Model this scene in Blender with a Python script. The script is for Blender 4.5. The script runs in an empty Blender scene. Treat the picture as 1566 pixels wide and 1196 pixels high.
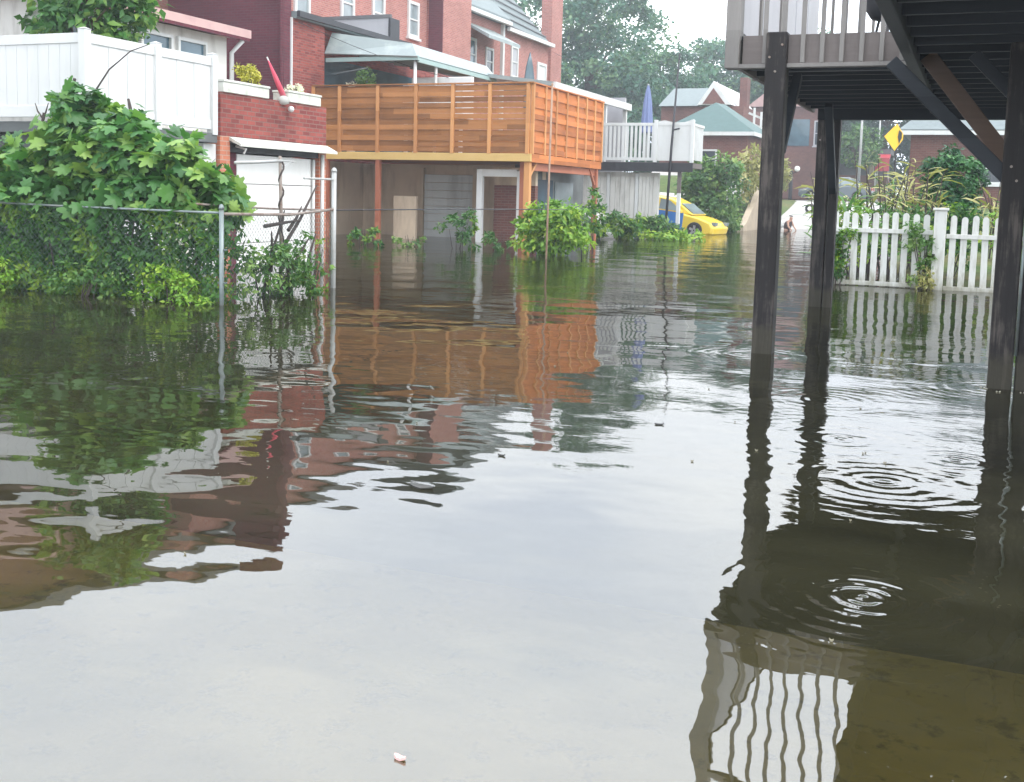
import bpy, bmesh, math, random
import numpy as np
from mathutils import Vector, Matrix

S = bpy.context.scene
C = S.collection
rnd = random.Random(7)
R = math.radians

# ------------------------------------------------------------------ node helpers
def new_mat(name):
    m = bpy.data.materials.new(name); m.use_nodes = True
    nt = m.node_tree; nt.nodes.clear()
    return m, nt, nt.nodes, nt.links

def N(nt, typ, **kw):
    n = nt.nodes.new(typ)
    for k, v in kw.items():
        if k.startswith('i_'):
            key = k[2:]
            key = int(key) if key.isdigit() else key.replace('_', ' ')
            n.inputs[key].default_value = v
        else:
            setattr(n, k, v)
    return n

def mth(nt, op, a, b=None, c=None, clamp=False):
    n = nt.nodes.new('ShaderNodeMath'); n.operation = op; n.use_clamp = clamp
    for i, v in enumerate((a, b, c)):
        if v is None: continue
        if isinstance(v, (int, float)): n.inputs[i].default_value = v
        else: nt.links.new(v, n.inputs[i])
    return n.outputs[0]

def mixc(nt, fac, a, b, blend='MIX'):
    n = nt.nodes.new('ShaderNodeMix'); n.data_type = 'RGBA'; n.blend_type = blend
    for i, v in ((0, fac), (6, a), (7, b)):
        if isinstance(v, (int, float)): n.inputs[i].default_value = v
        elif isinstance(v, tuple): n.inputs[i].default_value = v if len(v) == 4 else (*v, 1)
        else: nt.links.new(v, n.inputs[i])
    return n.outputs[2]

def ramp(nt, fac, stops):
    n = nt.nodes.new('ShaderNodeValToRGB')
    e = n.color_ramp.elements
    while len(e) < len(stops): e.new(0.5)
    for el, (p, c) in zip(e, stops):
        el.position = p; el.color = (*c, 1) if len(c) == 3 else c
    nt.links.new(fac, n.inputs[0])
    return n.outputs[0]

def wpos(nt, scale=(1, 1, 1)):
    g = N(nt, 'ShaderNodeNewGeometry')
    mp = N(nt, 'ShaderNodeMapping'); mp.inputs['Scale'].default_value = scale
    nt.links.new(g.outputs['Position'], mp.inputs['Vector'])
    return mp.outputs[0]

def noise(nt, vec, scale, detail=3, rough=.55, out='Fac'):
    n = N(nt, 'ShaderNodeTexNoise'); n.inputs['Scale'].default_value = scale
    n.inputs['Detail'].default_value = detail; n.inputs['Roughness'].default_value = rough
    if vec is not None: nt.links.new(vec, n.inputs['Vector'])
    return n.outputs[out]

def scl(c, k): return tuple(min(1, x * k) for x in c)

def finish(nt, base, rough=.6, bump=None, bdist=.01, spec=.4, metal=0, bstr=1):
    p = N(nt, 'ShaderNodeBsdfPrincipled'); o = N(nt, 'ShaderNodeOutputMaterial')
    if isinstance(base, tuple): p.inputs['Base Color'].default_value = (*base, 1)
    else: nt.links.new(base, p.inputs['Base Color'])
    if isinstance(rough, (int, float)): p.inputs['Roughness'].default_value = rough
    else: nt.links.new(rough, p.inputs['Roughness'])
    p.inputs['Specular IOR Level'].default_value = spec; p.inputs['Metallic'].default_value = metal
    if bump is not None:
        b = N(nt, 'ShaderNodeBump'); b.inputs['Distance'].default_value = bdist; b.inputs['Strength'].default_value = bstr
        nt.links.new(bump, b.inputs['Height']); nt.links.new(b.outputs[0], p.inputs['Normal'])
    nt.links.new(p.outputs[0], o.inputs[0])
    return p

def paint(name, col, rough=.5, var=.15, sc=6, stain=None, stain_amt=.5, spec=.4, metal=0, streak=False, bd=.003):
    m, nt, _, L = new_mat(name)
    v = wpos(nt); n1 = noise(nt, v, sc, 5)
    base = mixc(nt, n1, scl(col, 1 - var), scl(col, 1 + var))
    if stain:
        v2 = wpos(nt, (1, 1, .18) if streak else (1, 1, 1))
        n2 = noise(nt, v2, sc * .55, 6, .65)
        f = ramp(nt, n2, [(.48, (0, 0, 0)), (.72, (stain_amt,) * 3)])
        base = mixc(nt, f, base, stain)
    finish(nt, base, rough, n1, bd, spec, metal)
    return m

def brick(name, c1, c2, mortar, sc=1.0, grime=(.05, .03, .03), g_amt=.35):
    m, nt, _, L = new_mat(name)
    g = N(nt, 'ShaderNodeNewGeometry')
    sp = N(nt, 'ShaderNodeSeparateXYZ'); L.new(g.outputs['Position'], sp.inputs[0])
    sn = N(nt, 'ShaderNodeSeparateXYZ'); L.new(g.outputs['True Normal'], sn.inputs[0])
    ax = mth(nt, 'GREATER_THAN', mth(nt, 'ABSOLUTE', sn.outputs[0]), .7)
    u = mth(nt, 'ADD', mth(nt, 'MULTIPLY', sp.outputs[1], ax), mth(nt, 'MULTIPLY', sp.outputs[0], mth(nt, 'SUBTRACT', 1, ax)))
    cb = N(nt, 'ShaderNodeCombineXYZ'); L.new(u, cb.inputs[0]); L.new(sp.outputs[2], cb.inputs[1])
    b = N(nt, 'ShaderNodeTexBrick'); L.new(cb.outputs[0], b.inputs['Vector'])
    b.inputs['Color1'].default_value = (*c1, 1); b.inputs['Color2'].default_value = (*c2, 1)
    b.inputs['Mortar'].default_value = (*mortar, 1); b.inputs['Scale'].default_value = 1
    b.inputs['Brick Width'].default_value = .215 * sc; b.inputs['Row Height'].default_value = .073 * sc
    b.inputs['Mortar Size'].default_value = .009 * sc; b.inputs['Mortar Smooth'].default_value = .2
    n1 = noise(nt, wpos(nt), .9, 5, .6)
    n2 = noise(nt, wpos(nt), 14, 3)
    col = mixc(nt, ramp(nt, n1, [(.42, (0, 0, 0)), (.7, (g_amt,) * 3)]), b.outputs['Color'], grime)
    col = mixc(nt, .5, col, mixc(nt, n2, (.55, .55, .55), (1.1, 1.1, 1.1)), 'MULTIPLY')
    finish(nt, col, .85, mth(nt, 'SUBTRACT', 1, b.outputs['Fac']), .006, .25)
    return m

def wood(name, c_lo, c_hi, along='x', board=.145, rough=.65, spec=.3, wet=0):
    """boards stacked along z, grain along x or y; each board its own shade"""
    m, nt, _, L = new_mat(name)
    g = N(nt, 'ShaderNodeNewGeometry')
    sp = N(nt, 'ShaderNodeSeparateXYZ'); L.new(g.outputs['Position'], sp.inputs[0])
    ai = {'x': 0, 'y': 1, 'z': 2}[along]
    other = sp.outputs[2] if along != 'z' else mth(nt, 'ADD', sp.outputs[0], sp.outputs[1])
    idx = mth(nt, 'FLOOR', mth(nt, 'DIVIDE', other, board))
    seg = mth(nt, 'FLOOR', mth(nt, 'ADD', mth(nt, 'DIVIDE', sp.outputs[ai], 3.1), mth(nt, 'MULTIPLY', idx, .37)))
    cb = N(nt, 'ShaderNodeCombineXYZ'); L.new(idx, cb.inputs[0]); L.new(seg, cb.inputs[1])
    wn = N(nt, 'ShaderNodeTexWhiteNoise'); wn.noise_dimensions = '3D'; L.new(cb.outputs[0], wn.inputs[0])
    s = [18, 18, 18]; s[ai] = 1.2
    gr = noise(nt, wpos(nt, tuple(s)), 1.6, 6, .65)
    bl = noise(nt, wpos(nt), 1.7, 4)
    f = mth(nt, 'ADD', mth(nt, 'MULTIPLY', wn.outputs['Value'], .6), mth(nt, 'ADD', mth(nt, 'MULTIPLY', gr, .4), mth(nt, 'MULTIPLY', mth(nt, 'SUBTRACT', bl, .35), .5)))
    col = mixc(nt, mth(nt, 'MULTIPLY', f, 1, clamp=True), c_lo, c_hi)
    finish(nt, col, rough, gr, .003, spec)
    return m

def foliage(name, lo, mid, hi, trans=.3, rough=.45):
    m, nt, _, L = new_mat(name)
    a = N(nt, 'ShaderNodeAttribute', attribute_name='tint')
    col = ramp(nt, a.outputs['Fac'], [(0, lo), (.5, mid), (1, hi)])
    n1 = noise(nt, wpos(nt), 1.3, 3)
    col = mixc(nt, .6, col, mixc(nt, n1, (.6, .65, .7), (1.3, 1.3, 1.1)), 'MULTIPLY')
    p = N(nt, 'ShaderNodeBsdfPrincipled'); L.new(col, p.inputs['Base Color'])
    p.inputs['Roughness'].default_value = rough; p.inputs['Specular IOR Level'].default_value = .45
    t = N(nt, 'ShaderNodeBsdfTranslucent'); L.new(mixc(nt, 1.0, col, (1.0, 1.15, .6), 'MULTIPLY'), t.inputs[0])
    mx = N(nt, 'ShaderNodeMixShader'); mx.inputs[0].default_value = trans
    L.new(p.outputs[0], mx.inputs[1]); L.new(t.outputs[0], mx.inputs[2])
    o = N(nt, 'ShaderNodeOutputMaterial'); L.new(mx.outputs[0], o.inputs[0])
    return m

def glass_dark(name, col=(.03, .04, .05), rough=.06):
    m, nt, _, L = new_mat(name)
    n1 = noise(nt, wpos(nt), 1.5, 2)
    finish(nt, mixc(nt, n1, scl(col, .6), scl(col, 1.6)), rough, None, spec=.7)
    return m

M = {}
M['white_vinyl'] = paint('white_vinyl', (.60, .61, .605), .4, .05, 3, (.42, .43, .40), .5, streak=True)
M['white_paint'] = paint('white_paint', (.62, .63, .62), .5, .05, 5, (.45, .45, .40), .5, streak=True)
M['picket_white'] = paint('picket_white', (.80, .80, .76), .55, .05, 7, (.42, .43, .34), .55, streak=True)
M['door_white'] = paint('door_white', (.72, .72, .70), .45, .04, 3, (.55, .55, .5), .5, streak=True)
M['siding_old'] = paint('siding_old', (.62, .61, .57), .6, .08, 4, (.22, .20, .17), .8, streak=True)
M['brick_red'] = brick('brick_red', (.40, .10, .08), (.22, .05, .045), (.27, .15, .13), 1.0)
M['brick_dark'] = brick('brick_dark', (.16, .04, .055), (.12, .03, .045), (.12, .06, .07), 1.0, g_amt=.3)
M['brick_salmon'] = brick('brick_salmon', (.58, .22, .13), (.50, .17, .10), (.5, .32, .25), 1.0, g_amt=.15)
M['brick_pink'] = brick('brick_pink', (.50, .20, .16), (.38, .13, .11), (.46, .34, .31), 1.0, (.25, .12, .1))
M['brick_brown'] = brick('brick_brown', (.22, .09, .07), (.17, .065, .055), (.2, .14, .12), 1.0)
def tide_paint(name, col, dirt):
    m, nt, _, L = new_mat(name)
    g = N(nt, 'ShaderNodeNewGeometry'); sp = N(nt, 'ShaderNodeSeparateXYZ'); L.new(g.outputs['Position'], sp.inputs[0])
    n1 = noise(nt, wpos(nt, (1, 1, .25)), 9, 5, .65); n2 = noise(nt, wpos(nt), 3, 4)
    f = mth(nt, 'SUBTRACT', mth(nt, 'ADD', .28, mth(nt, 'MULTIPLY', mth(nt, 'SUBTRACT', n1, .5), .9)), sp.outputs[2])
    f = mth(nt, 'MULTIPLY', f, 3.5, clamp=True)
    st = ramp(nt, n1, [(.5, (0, 0, 0)), (.75, (.5,) * 3)])
    c = mixc(nt, st, mixc(nt, n2, scl(col, .88), scl(col, 1.06)), dirt)
    c = mixc(nt, mth(nt, 'MULTIPLY', f, .75), c, dirt)
    finish(nt, c, .6, n1, .003, .3); return m
M['picket_white'] = tide_paint('picket_white', (.64, .65, .62), (.24, .23, .16))
M['concrete'] = paint('concrete', (.46, .46, .43), .85, .2, 5, (.2, .2, .17), .6)
M['planter_white'] = paint('planter_white', (.62, .63, .57), .8, .12, 7, (.33, .34, .28), .7)
M['beige_wall'] = paint('beige_wall', (.48, .40, .30), .85, .15, 3, (.25, .2, .15), .5)
M['deck_x_shaded'] = wood('deck_x_shaded', (.085, .032, .012), (.50, .22, .075), 'x')  # front copy of the deck wood, darkened for the dim south face
M['deck_y_lit'] = wood('deck_y_lit', (.15, .045, .014), (.68, .23, .065), 'y')  # side copy of the same wood, brightened for the sunward face
M['deck_post'] = wood('deck_post', (.34, .14, .05), (.66, .33, .13), 'z', 2.0)
M['deck_beam'] = wood('deck_beam', (.42, .27, .09), (.66, .46, .18), 'x', .4)
M['red_post'] = wood('red_post', (.28, .09, .05), (.45, .17, .10), 'z', 2.0)
M['old_wood'] = wood('old_wood', (.002, .003, .005), (.020, .018, .020), 'z', 2.0, .6, .2)
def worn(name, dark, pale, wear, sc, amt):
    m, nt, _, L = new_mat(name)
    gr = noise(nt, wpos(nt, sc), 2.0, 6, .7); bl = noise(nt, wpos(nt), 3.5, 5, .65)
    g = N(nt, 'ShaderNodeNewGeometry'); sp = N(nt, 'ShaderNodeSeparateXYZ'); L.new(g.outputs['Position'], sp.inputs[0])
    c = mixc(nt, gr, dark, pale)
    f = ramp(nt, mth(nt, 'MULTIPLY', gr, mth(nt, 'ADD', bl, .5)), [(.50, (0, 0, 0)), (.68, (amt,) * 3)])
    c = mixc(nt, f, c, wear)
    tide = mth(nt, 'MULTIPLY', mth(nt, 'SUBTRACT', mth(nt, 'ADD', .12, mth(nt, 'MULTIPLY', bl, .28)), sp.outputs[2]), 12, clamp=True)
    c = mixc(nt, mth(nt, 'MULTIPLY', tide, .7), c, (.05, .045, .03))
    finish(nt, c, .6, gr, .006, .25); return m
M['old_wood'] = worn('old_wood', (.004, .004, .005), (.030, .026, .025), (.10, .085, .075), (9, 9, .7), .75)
M['old_wood_x_bounce'] = wood('old_wood_x_bounce', (.006, .009, .013), (.028, .033, .040), 'x', .3, .6)  # joist tone lifted to carry light bounced up from the water
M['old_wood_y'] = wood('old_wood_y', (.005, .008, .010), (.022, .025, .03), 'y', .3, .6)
M['brown_brace'] = wood('brown_brace', (.04, .026, .018), (.15, .10, .075), 'x', .5, .6)
M['grey_wood'] = wood('grey_wood', (.10, .095, .09), (.26, .245, .23), 'z', 2.0, .7)
M['grey_rim'] = wood('grey_rim', (.07, .06, .055), (.18, .155, .145), 'x', .3, .7)
M['grey_metal'] = paint('grey_metal', (.20, .24, .24), .4, .15, 12, (.16, .12, .08), .5, metal=.6)
M['wire'] = paint('wire', (.07, .10, .10), .6, .3, 20, (.05, .04, .03), .6)
M['pole_metal'] = paint('pole_metal', (.42, .43, .42), .45, .1, 12, (.25, .2, .15), .4, metal=.3)
M['weathered_pole'] = paint('weathered_pole', (.36, .24, .17), .7, .25, 12, (.18, .12, .09), .6)
M['rust_metal'] = paint('rust_metal', (.28, .24, .21), .7, .3, 20, (.14, .06, .03), .8, metal=.2)
M['black_iron'] = paint('black_iron', (.03, .03, .035), .5, .2, 10)
M['awning'] = paint('awning', (.24, .285, .285), .4, .05, 3, (.45, .5, .47), .5)
M['awning_under'] = paint('awning_under', (.30, .42, .40), .5, .08, 3)
M['slate'] = paint('slate', (.17, .205, .21), .6, .25, 6, (.18, .22, .22), .7)
M['slate_teal'] = paint('slate_teal', (.085, .145, .14), .7, .2, 5, (.08, .13, .13), .5)
M['roof_pink'] = paint('roof_pink', (.52, .34, .32), .6, .12, 4, (.35, .2, .2), .5)
M['roof_grey'] = paint('roof_grey', (.13, .13, .135), .8, .2, 4, (.12, .12, .12), .5)
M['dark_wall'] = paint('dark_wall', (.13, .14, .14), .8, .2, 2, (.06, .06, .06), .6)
M['tan_wall'] = paint('tan_wall', (.56, .45, .33), .8, .15, 2, (.16, .11, .08), .7, streak=True)
M['grey_door'] = paint('grey_door', (.60, .64, .64), .5, .08, 3, (.22, .24, .24), .5, streak=True)
M['grey_panel'] = paint('grey_panel', (.40, .40, .42), .6, .06, 4, (.3, .3, .32), .5, streak=True)
M['blue_cloth'] = paint('blue_cloth', (.16, .20, .36), .8, .15, 8)
M['red_cloth'] = paint('red_cloth', (.62, .07, .12), .7, .12, 10, (.75, .4, .42), .6, streak=True)
M['yellow_car'] = paint('yellow_car', (.80, .58, .06), .22, .04, 2, (.6, .42, .1), .3, spec=.6)
M['blue_reflection'] = paint('blue_reflection', (.05, .20, .55), .22, .05, 2, spec=.6)
M['silver_car'] = paint('silver_car', (.13, .155, .175), .3, .05, 2, (.18, .2, .22), .3, spec=.5)
M['white_car'] = paint('white_car', (.74, .74, .72), .28, .04, 2, spec=.6)
M['red_car'] = paint('red_car', (.50, .03, .05), .3, .06, 2, spec=.6)
M['tyre'] = paint('tyre', (.02, .02, .022), .8, .2, 10)
M['rim'] = paint('rim', (.55, .56, .57), .3, .08, 8, metal=.7)
M['glass'] = glass_dark('glass')
M['glass_blue'] = glass_dark('glass_blue', (.06, .11, .14))
M['glass_light'] = glass_dark('glass_light', (.20, .24, .25), .1)
M['bark'] = paint('bark', (.11, .08, .055), .9, .35, 20, (.05, .04, .03), .6, bd=.02)
M['twig'] = paint('twig', (.07, .055, .05), .85, .3, 20)
M['skin'] = paint('skin', (.52, .30, .22), .55, .08, 10)
M['hair'] = paint('hair', (.03, .018, .014), .6, .2, 20)
M['shirt_dark'] = paint('shirt_dark', (.07, .05, .05), .8, .2, 15)
M['sign_yellow'] = paint('sign_yellow', (.85, .50, .03), .4, .05, 6)
M['globe_white'] = paint('globe_white', (.85, .85, .82), .3, .02, 4)
M['leaf_fig'] = foliage('leaf_fig', (.022, .085, .030), (.085, .23, .060), (.30, .44, .10))
M['leaf_ivy'] = foliage('leaf_ivy', (.020, .075, .022), (.065, .19, .032), (.30, .42, .03))
M['leaf_bright'] = foliage('leaf_bright', (.06, .16, .025), (.20, .38, .04), (.44, .55, .08))
M['leaf_mid'] = foliage('leaf_mid', (.03, .09, .03), (.09, .21, .05), (.26, .36, .10))
M['leaf_evergreen'] = foliage('leaf_evergreen', (.015, .06, .03), (.03, .12, .045), (.08, .22, .06), .15)
M['leaf_far_hazed'] = foliage('leaf_far_hazed', (.03, .105, .085), (.07, .19, .125), (.19, .30, .14))  # teal of the distant haze put into the leaf colours
M['leaf_dark_far'] = foliage('leaf_dark_far', (.016, .05, .04), (.035, .09, .06), (.07, .14, .08))
M['leaf_yellow'] = foliage('leaf_yellow', (.28, .27, .03), (.48, .43, .05), (.62, .55, .12))
M['leaf_straw'] = foliage('leaf_straw', (.20, .22, .06), (.38, .36, .14), (.60, .54, .28))
M['petal_white'] = foliage('petal_white', (.6, .55, .5), (.78, .75, .7), (.8, .8, .78))
M['leaf_dead'] = paint('leaf_dead', (.035, .035, .03), .5, .3, 30)
M['leaf_scrap'] = paint('leaf_scrap', (.26, .24, .17), .7, .3, 30)
M['leaf_pink'] = paint('leaf_pink', (.75, .45, .42), .6, .1, 30)

# ------------------------------------------------------------------ mesh helpers
class MB:
    def __init__(s): s.v = []; s.f = []; s.t = []
    def add(s, vs, fs):
        o = len(s.v); s.v += [tuple(v) for v in vs]; s.f += [tuple(i + o for i in f) for f in fs]; return s
    def box(s, a, b):
        x0, y0, z0 = (min(p, q) for p, q in zip(a, b)); x1, y1, z1 = (max(p, q) for p, q in zip(a, b))
        return s.add([(x0, y0, z0), (x1, y0, z0), (x1, y1, z0), (x0, y1, z0), (x0, y0, z1), (x1, y0, z1), (x1, y1, z1), (x0, y1, z1)],
                     [(0, 3, 2, 1), (4, 5, 6, 7), (0, 1, 5, 4), (1, 2, 6, 5), (2, 3, 7, 6), (3, 0, 4, 7)])
    def bar(s, p, q, w, h, up=(0, 0, 1)):
        p, q = Vector(p), Vector(q); d = (q - p).normalized(); u = Vector(up)
        if abs(d.dot(u)) > .98: u = Vector((0, 1, 0))
        r = d.cross(u).normalized() * w / 2; u = r.cross(d).normalized() * h / 2
        vs = [e + a * r + b * u for e in (p, q) for a, b in ((-1, -1), (1, -1), (1, 1), (-1, 1))]
        return s.add(vs, [(0, 1, 2, 3), (7, 6, 5, 4), (0, 4, 5, 1), (1, 5, 6, 2), (2, 6, 7, 3), (3, 7, 4, 0)])
    def tube(s, pts, rs, n=8):
        pts = [Vector(p) for p in pts]
        if isinstance(rs, (int, float)): rs = [rs] * len(pts)
        vs, fs = [], []
        for i, (p, r) in enumerate(zip(pts, rs)):
            d = (pts[min(i + 1, len(pts) - 1)] - pts[max(i - 1, 0)]).normalized()
            a = Vector((1, 0, 0)) if abs(d.x) < .9 else Vector((0, 1, 0))
            u = d.cross(a).normalized(); w = d.cross(u)
            vs += [p + (u * math.cos(2 * math.pi * k / n) + w * math.sin(2 * math.pi * k / n)) * r for k in range(n)]
            if i:
                o = (i - 1) * n
                fs += [(o + k, o + (k + 1) % n, o + n + (k + 1) % n, o + n + k) for k in range(n)]
        fs.append(tuple(range(n - 1, -1, -1))); o = (len(pts) - 1) * n; fs.append(tuple(range(o, o + n)))
        return s.add(vs, fs)
    def prism(s, poly, axis, lo, hi):
        """poly: 2D points in the two other axes (x,y,z order), extruded lo..hi along axis"""
        def mk(p, t):
            return {'x': (t, p[0], p[1]), 'y': (p[0], t, p[1]), 'z': (p[0], p[1], t)}[axis]
        n = len(poly)
        vs = [mk(p, lo) for p in poly] + [mk(p, hi) for p in poly]
        fs = [tuple(range(n - 1, -1, -1)), tuple(range(n, 2 * n))] + [(k, (k + 1) % n, n + (k + 1) % n, n + k) for k in range(n)]
        return s.add(vs, fs)
    def lathe(s, prof, c, n=16):
        vs, fs = [], []
        for i, (r, z) in enumerate(prof):
            vs += [(c[0] + r * math.cos(2 * math.pi * k / n), c[1] + r * math.sin(2 * math.pi * k / n), c[2] + z) for k in range(n)]
            if i:
                o = (i - 1) * n
                fs += [(o + k, o + (k + 1) % n, o + n + (k + 1) % n, o + n + k) for k in range(n)]
        fs.append(tuple(range(n - 1, -1, -1))); o = (len(prof) - 1) * n; fs.append(tuple(range(o, o + n)))
        return s.add(vs, fs)
    def build(s, name, mat, parent=None, smooth=False, bevel=0):
        me = bpy.data.meshes.new(name); o = bpy.data.objects.new(name, me); C.objects.link(o)
        off = Vector((0, 0, 0)); q = parent
        while q is not None: off += q.location; q = q.parent
        me.from_pydata([tuple(Vector(v) - off) for v in s.v], [], s.f)
        bm = bmesh.new(); bm.from_mesh(me); bmesh.ops.recalc_face_normals(bm, faces=bm.faces); bm.to_mesh(me); bm.free()
        me.materials.append(M[mat] if isinstance(mat, str) else mat)
        if smooth:
            for p in me.polygons: p.use_smooth = True
        if bevel:
            md = o.modifiers.new('bevel', 'BEVEL'); md.width = bevel; md.segments = 2; md.limit_method = 'ANGLE'
        if parent: o.parent = parent
        return o

def box(name, mat, parent, a, b, bevel=0): return MB().box(a, b).build(name, mat, parent, bevel=bevel)

def tag(o, label=None, cat=None, group=None, kind=None):
    if label: o['label'] = label
    if cat: o['category'] = cat
    if group: o['group'] = group
    if kind: o['kind'] = kind
    return o

def thing(name, label, cat, loc=(0, 0, 0), group=None):
    o = bpy.data.objects.new(name, None); C.objects.link(o); o.location = loc; o.empty_display_size = .2
    return tag(o, label, cat, group)

# leaves --------------------------------------------------------------
def t_oval():
    v = [(0, 0, 0), (.26, .38, .07), (0, .42, 0), (-.26, .38, .07), (0, 1, -.06)]
    return v, [(0, 1, 2), (0, 2, 3), (2, 1, 4), (3, 2, 4)]
def t_quad():
    v = [(0, 0, 0), (.34, .5, .1), (0, 1, 0), (-.34, .5, .1)]
    return v, [(0, 1, 2), (0, 2, 3)]
def t_lobed():
    half = [(-90, .42), (-70, .46), (-52, .40), (-30, .50), (-12, .54), (4, .36), (14, .44), (26, .62), (42, .60), (56, .38), (70, .50), (82, .70)]
    pol = half + [(90, .74)] + [(180 - a, r) for a, r in half[:0:-1]]
    v = [(0, .45, .05)] + [(r * math.cos(R(a)), .45 + r * math.sin(R(a)), -.16 * r * r if abs(a - 90) > 15 else -.08) for a, r in pol]
    n = len(pol)
    return v, [(0, 1 + k, 1 + (k + 1) % n) for k in range(n)]
def t_blade():
    v = [(-.03, 0, 0), (.03, 0, 0), (-.045, .35, .06), (.045, .35, .06), (-.035, .7, .02), (.035, .7, .02), (0, 1, -.18)]
    return v, [(0, 1, 3, 2), (2, 3, 5, 4), (4, 5, 6)]
TPL = dict(oval=t_oval(), quad=t_quad(), lobed=t_lobed(), blade=t_blade())

def leaf_mesh(name, mat, parent, P, size, kind='oval', seed=0, out=None, up=.5, droop=.3, tint=None, tlo=0, thi=1, dirs=None):
    g = np.random.default_rng(seed)
    P = np.asarray(P, float); n = len(P)
    nor = g.normal(size=(n, 3)) * .6
    if out is not None: nor += out * .7
    nor[:, 2] += up
    nor /= np.linalg.norm(nor, axis=1)[:, None]
    d = g.normal(size=(n, 3)) if dirs is None else np.asarray(dirs, float).copy()
    if dirs is None:
        if out is not None: d += out * .8
        d[:, 2] -= droop
    d -= nor * (d * nor).sum(1)[:, None]; d /= np.linalg.norm(d, axis=1)[:, None] + 1e-9
    x = np.cross(d, nor)
    tv, tf = TPL[kind]; tv = np.array(tv)
    sz = size * (.5 + .85 * g.beta(1.6, 1.8, n))
    V = P[:, None, :] + sz[:, None, None] * (tv[None, :, 0, None] * x[:, None, :] + tv[None, :, 1, None] * d[:, None, :] + tv[None, :, 2, None] * nor[:, None, :])
    V = V.reshape(-1, 3)
    k = len(tv)
    off = np.array(parent.location) if parent is not None else np.zeros(3)
    if parent is not None and parent.parent is not None: off = off + np.array(parent.parent.location)
    V = V - off
    F = [tuple(i + j * k for i in f) for j in range(n) for f in tf]
    me = bpy.data.meshes.new(name); me.from_pydata(V.tolist(), [], F)
    if tint is None: tint = g.beta(2, 2.4, n)
    tint = tlo + (thi - tlo) * np.clip(tint, 0, 1)
    at = me.attributes.new('tint', 'FLOAT', 'FACE')
    at.data.foreach_set('value', np.repeat(tint, len(tf)).astype(np.float32))
    me.materials.append(M[mat])
    o = bpy.data.objects.new(name, me); C.objects.link(o)
    if parent is not None: o.parent = parent
    return o

def clump_pts(c, r, ncl, rcl, nleaf, seed, shell=.5, zmin=None):
    """leaves gathered in ncl clumps through an ellipsoid; returns points, outward dirs, tint"""
    g = np.random.default_rng(seed)
    c = np.array(c, float); r = np.array(r, float)
    u = g.normal(size=(ncl, 3)); u /= np.linalg.norm(u, axis=1)[:, None]
    rad = g.uniform(shell ** 3, 1, ncl) ** (1 / 3)
    cc = u * rad[:, None]
    per = nleaf // ncl
    cs = g.uniform(.6, 1.35, ncl)
    q = g.normal(size=(ncl, per, 3)); q /= np.linalg.norm(q, axis=2)[:, :, None]
    q *= (g.uniform(.15, 1, (ncl, per, 1)) ** .5)
    P = c + cc[:, None, :] * r + q * (rcl * cs)[:, None, None] * np.array([1, 1, .75])
    O = q * .6 + u[:, None, :] * .5
    T = g.uniform(.2, .8, ncl)[:, None] + g.normal(size=(ncl, per)) * .16
    P = P.reshape(-1, 3); O = O.reshape(-1, 3); T = T.reshape(-1)
    if zmin is not None:
        k = P[:, 2] > zmin; P, O, T = P[k], O[k], T[k]
    return P, O, T

def tree(name, label, base, crown_c, crown_r, ncl, rcl, nleaf, size, mat, seed, kind='quad', trunk_r=.2, group=None, limbs=7, shell=.45, cat='tree', up=.5):
    t = thing(name, label, cat, base, group)
    rr = random.Random(seed)
    b, c = Vector(base), Vector(crown_c)
    mb = MB()
    top = c + Vector((0, 0, crown_r[2] * .4))
    mid = b.lerp(top, .5) + Vector((rr.uniform(-.1, .1), rr.uniform(-.1, .1), 0)) * crown_r[0]
    mb.tube([b, b.lerp(mid, .5), mid, top], [trunk_r, trunk_r * .8, trunk_r * .6, trunk_r * .15], 8)
    for k in range(limbs):
        s = b.lerp(top, rr.uniform(.3, .75)); a = rr.uniform(0, 6.28)
        e = c + Vector((math.cos(a) * crown_r[0] * .75, math.sin(a) * crown_r[1] * .75, rr.uniform(-.4, .6) * crown_r[2]))
        mb.tube([s, s.lerp(e, .5) + Vector((0, 0, .06 * crown_r[2])), e], [trunk_r * .4, trunk_r * .25, trunk_r * .08], 6)
    mb.build('trunk', 'bark', t, smooth=True)
    P, O, T = clump_pts(crown_c, crown_r, ncl, rcl, nleaf, seed, shell)
    leaf_mesh('crown', mat, t, P, size, kind, seed, O, up=up, tint=T)
    return t

# ------------------------------------------------------------------ camera
F_, PX_, PY_, HOR_, ROLL_, YAW_, H_ = 1700., 783., 480., 300., .026, R(22.5), 1.3
pitch = math.atan((PY_ - HOR_) / F_)
cam = bpy.data.cameras.new('camera'); co = bpy.data.objects.new('camera', cam); C.objects.link(co); S.camera = co
cam.sensor_fit = 'HORIZONTAL'; cam.sensor_width = 36; cam.lens = 36 * F_ / 1566
cam.shift_x = 0; cam.shift_y = -(598 - PY_) / 1566
cam.clip_start = .05; cam.clip_end = 3000
co.location = (0, 0, H_)
co.rotation_mode = 'QUATERNION'
q = Matrix.Rotation(YAW_, 3, 'Z') @ Matrix.Rotation(R(90) - pitch, 3, 'X') @ Matrix.Rotation(ROLL_, 3, 'Z')
co.rotation_quaternion = q.to_quaternion()

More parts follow.
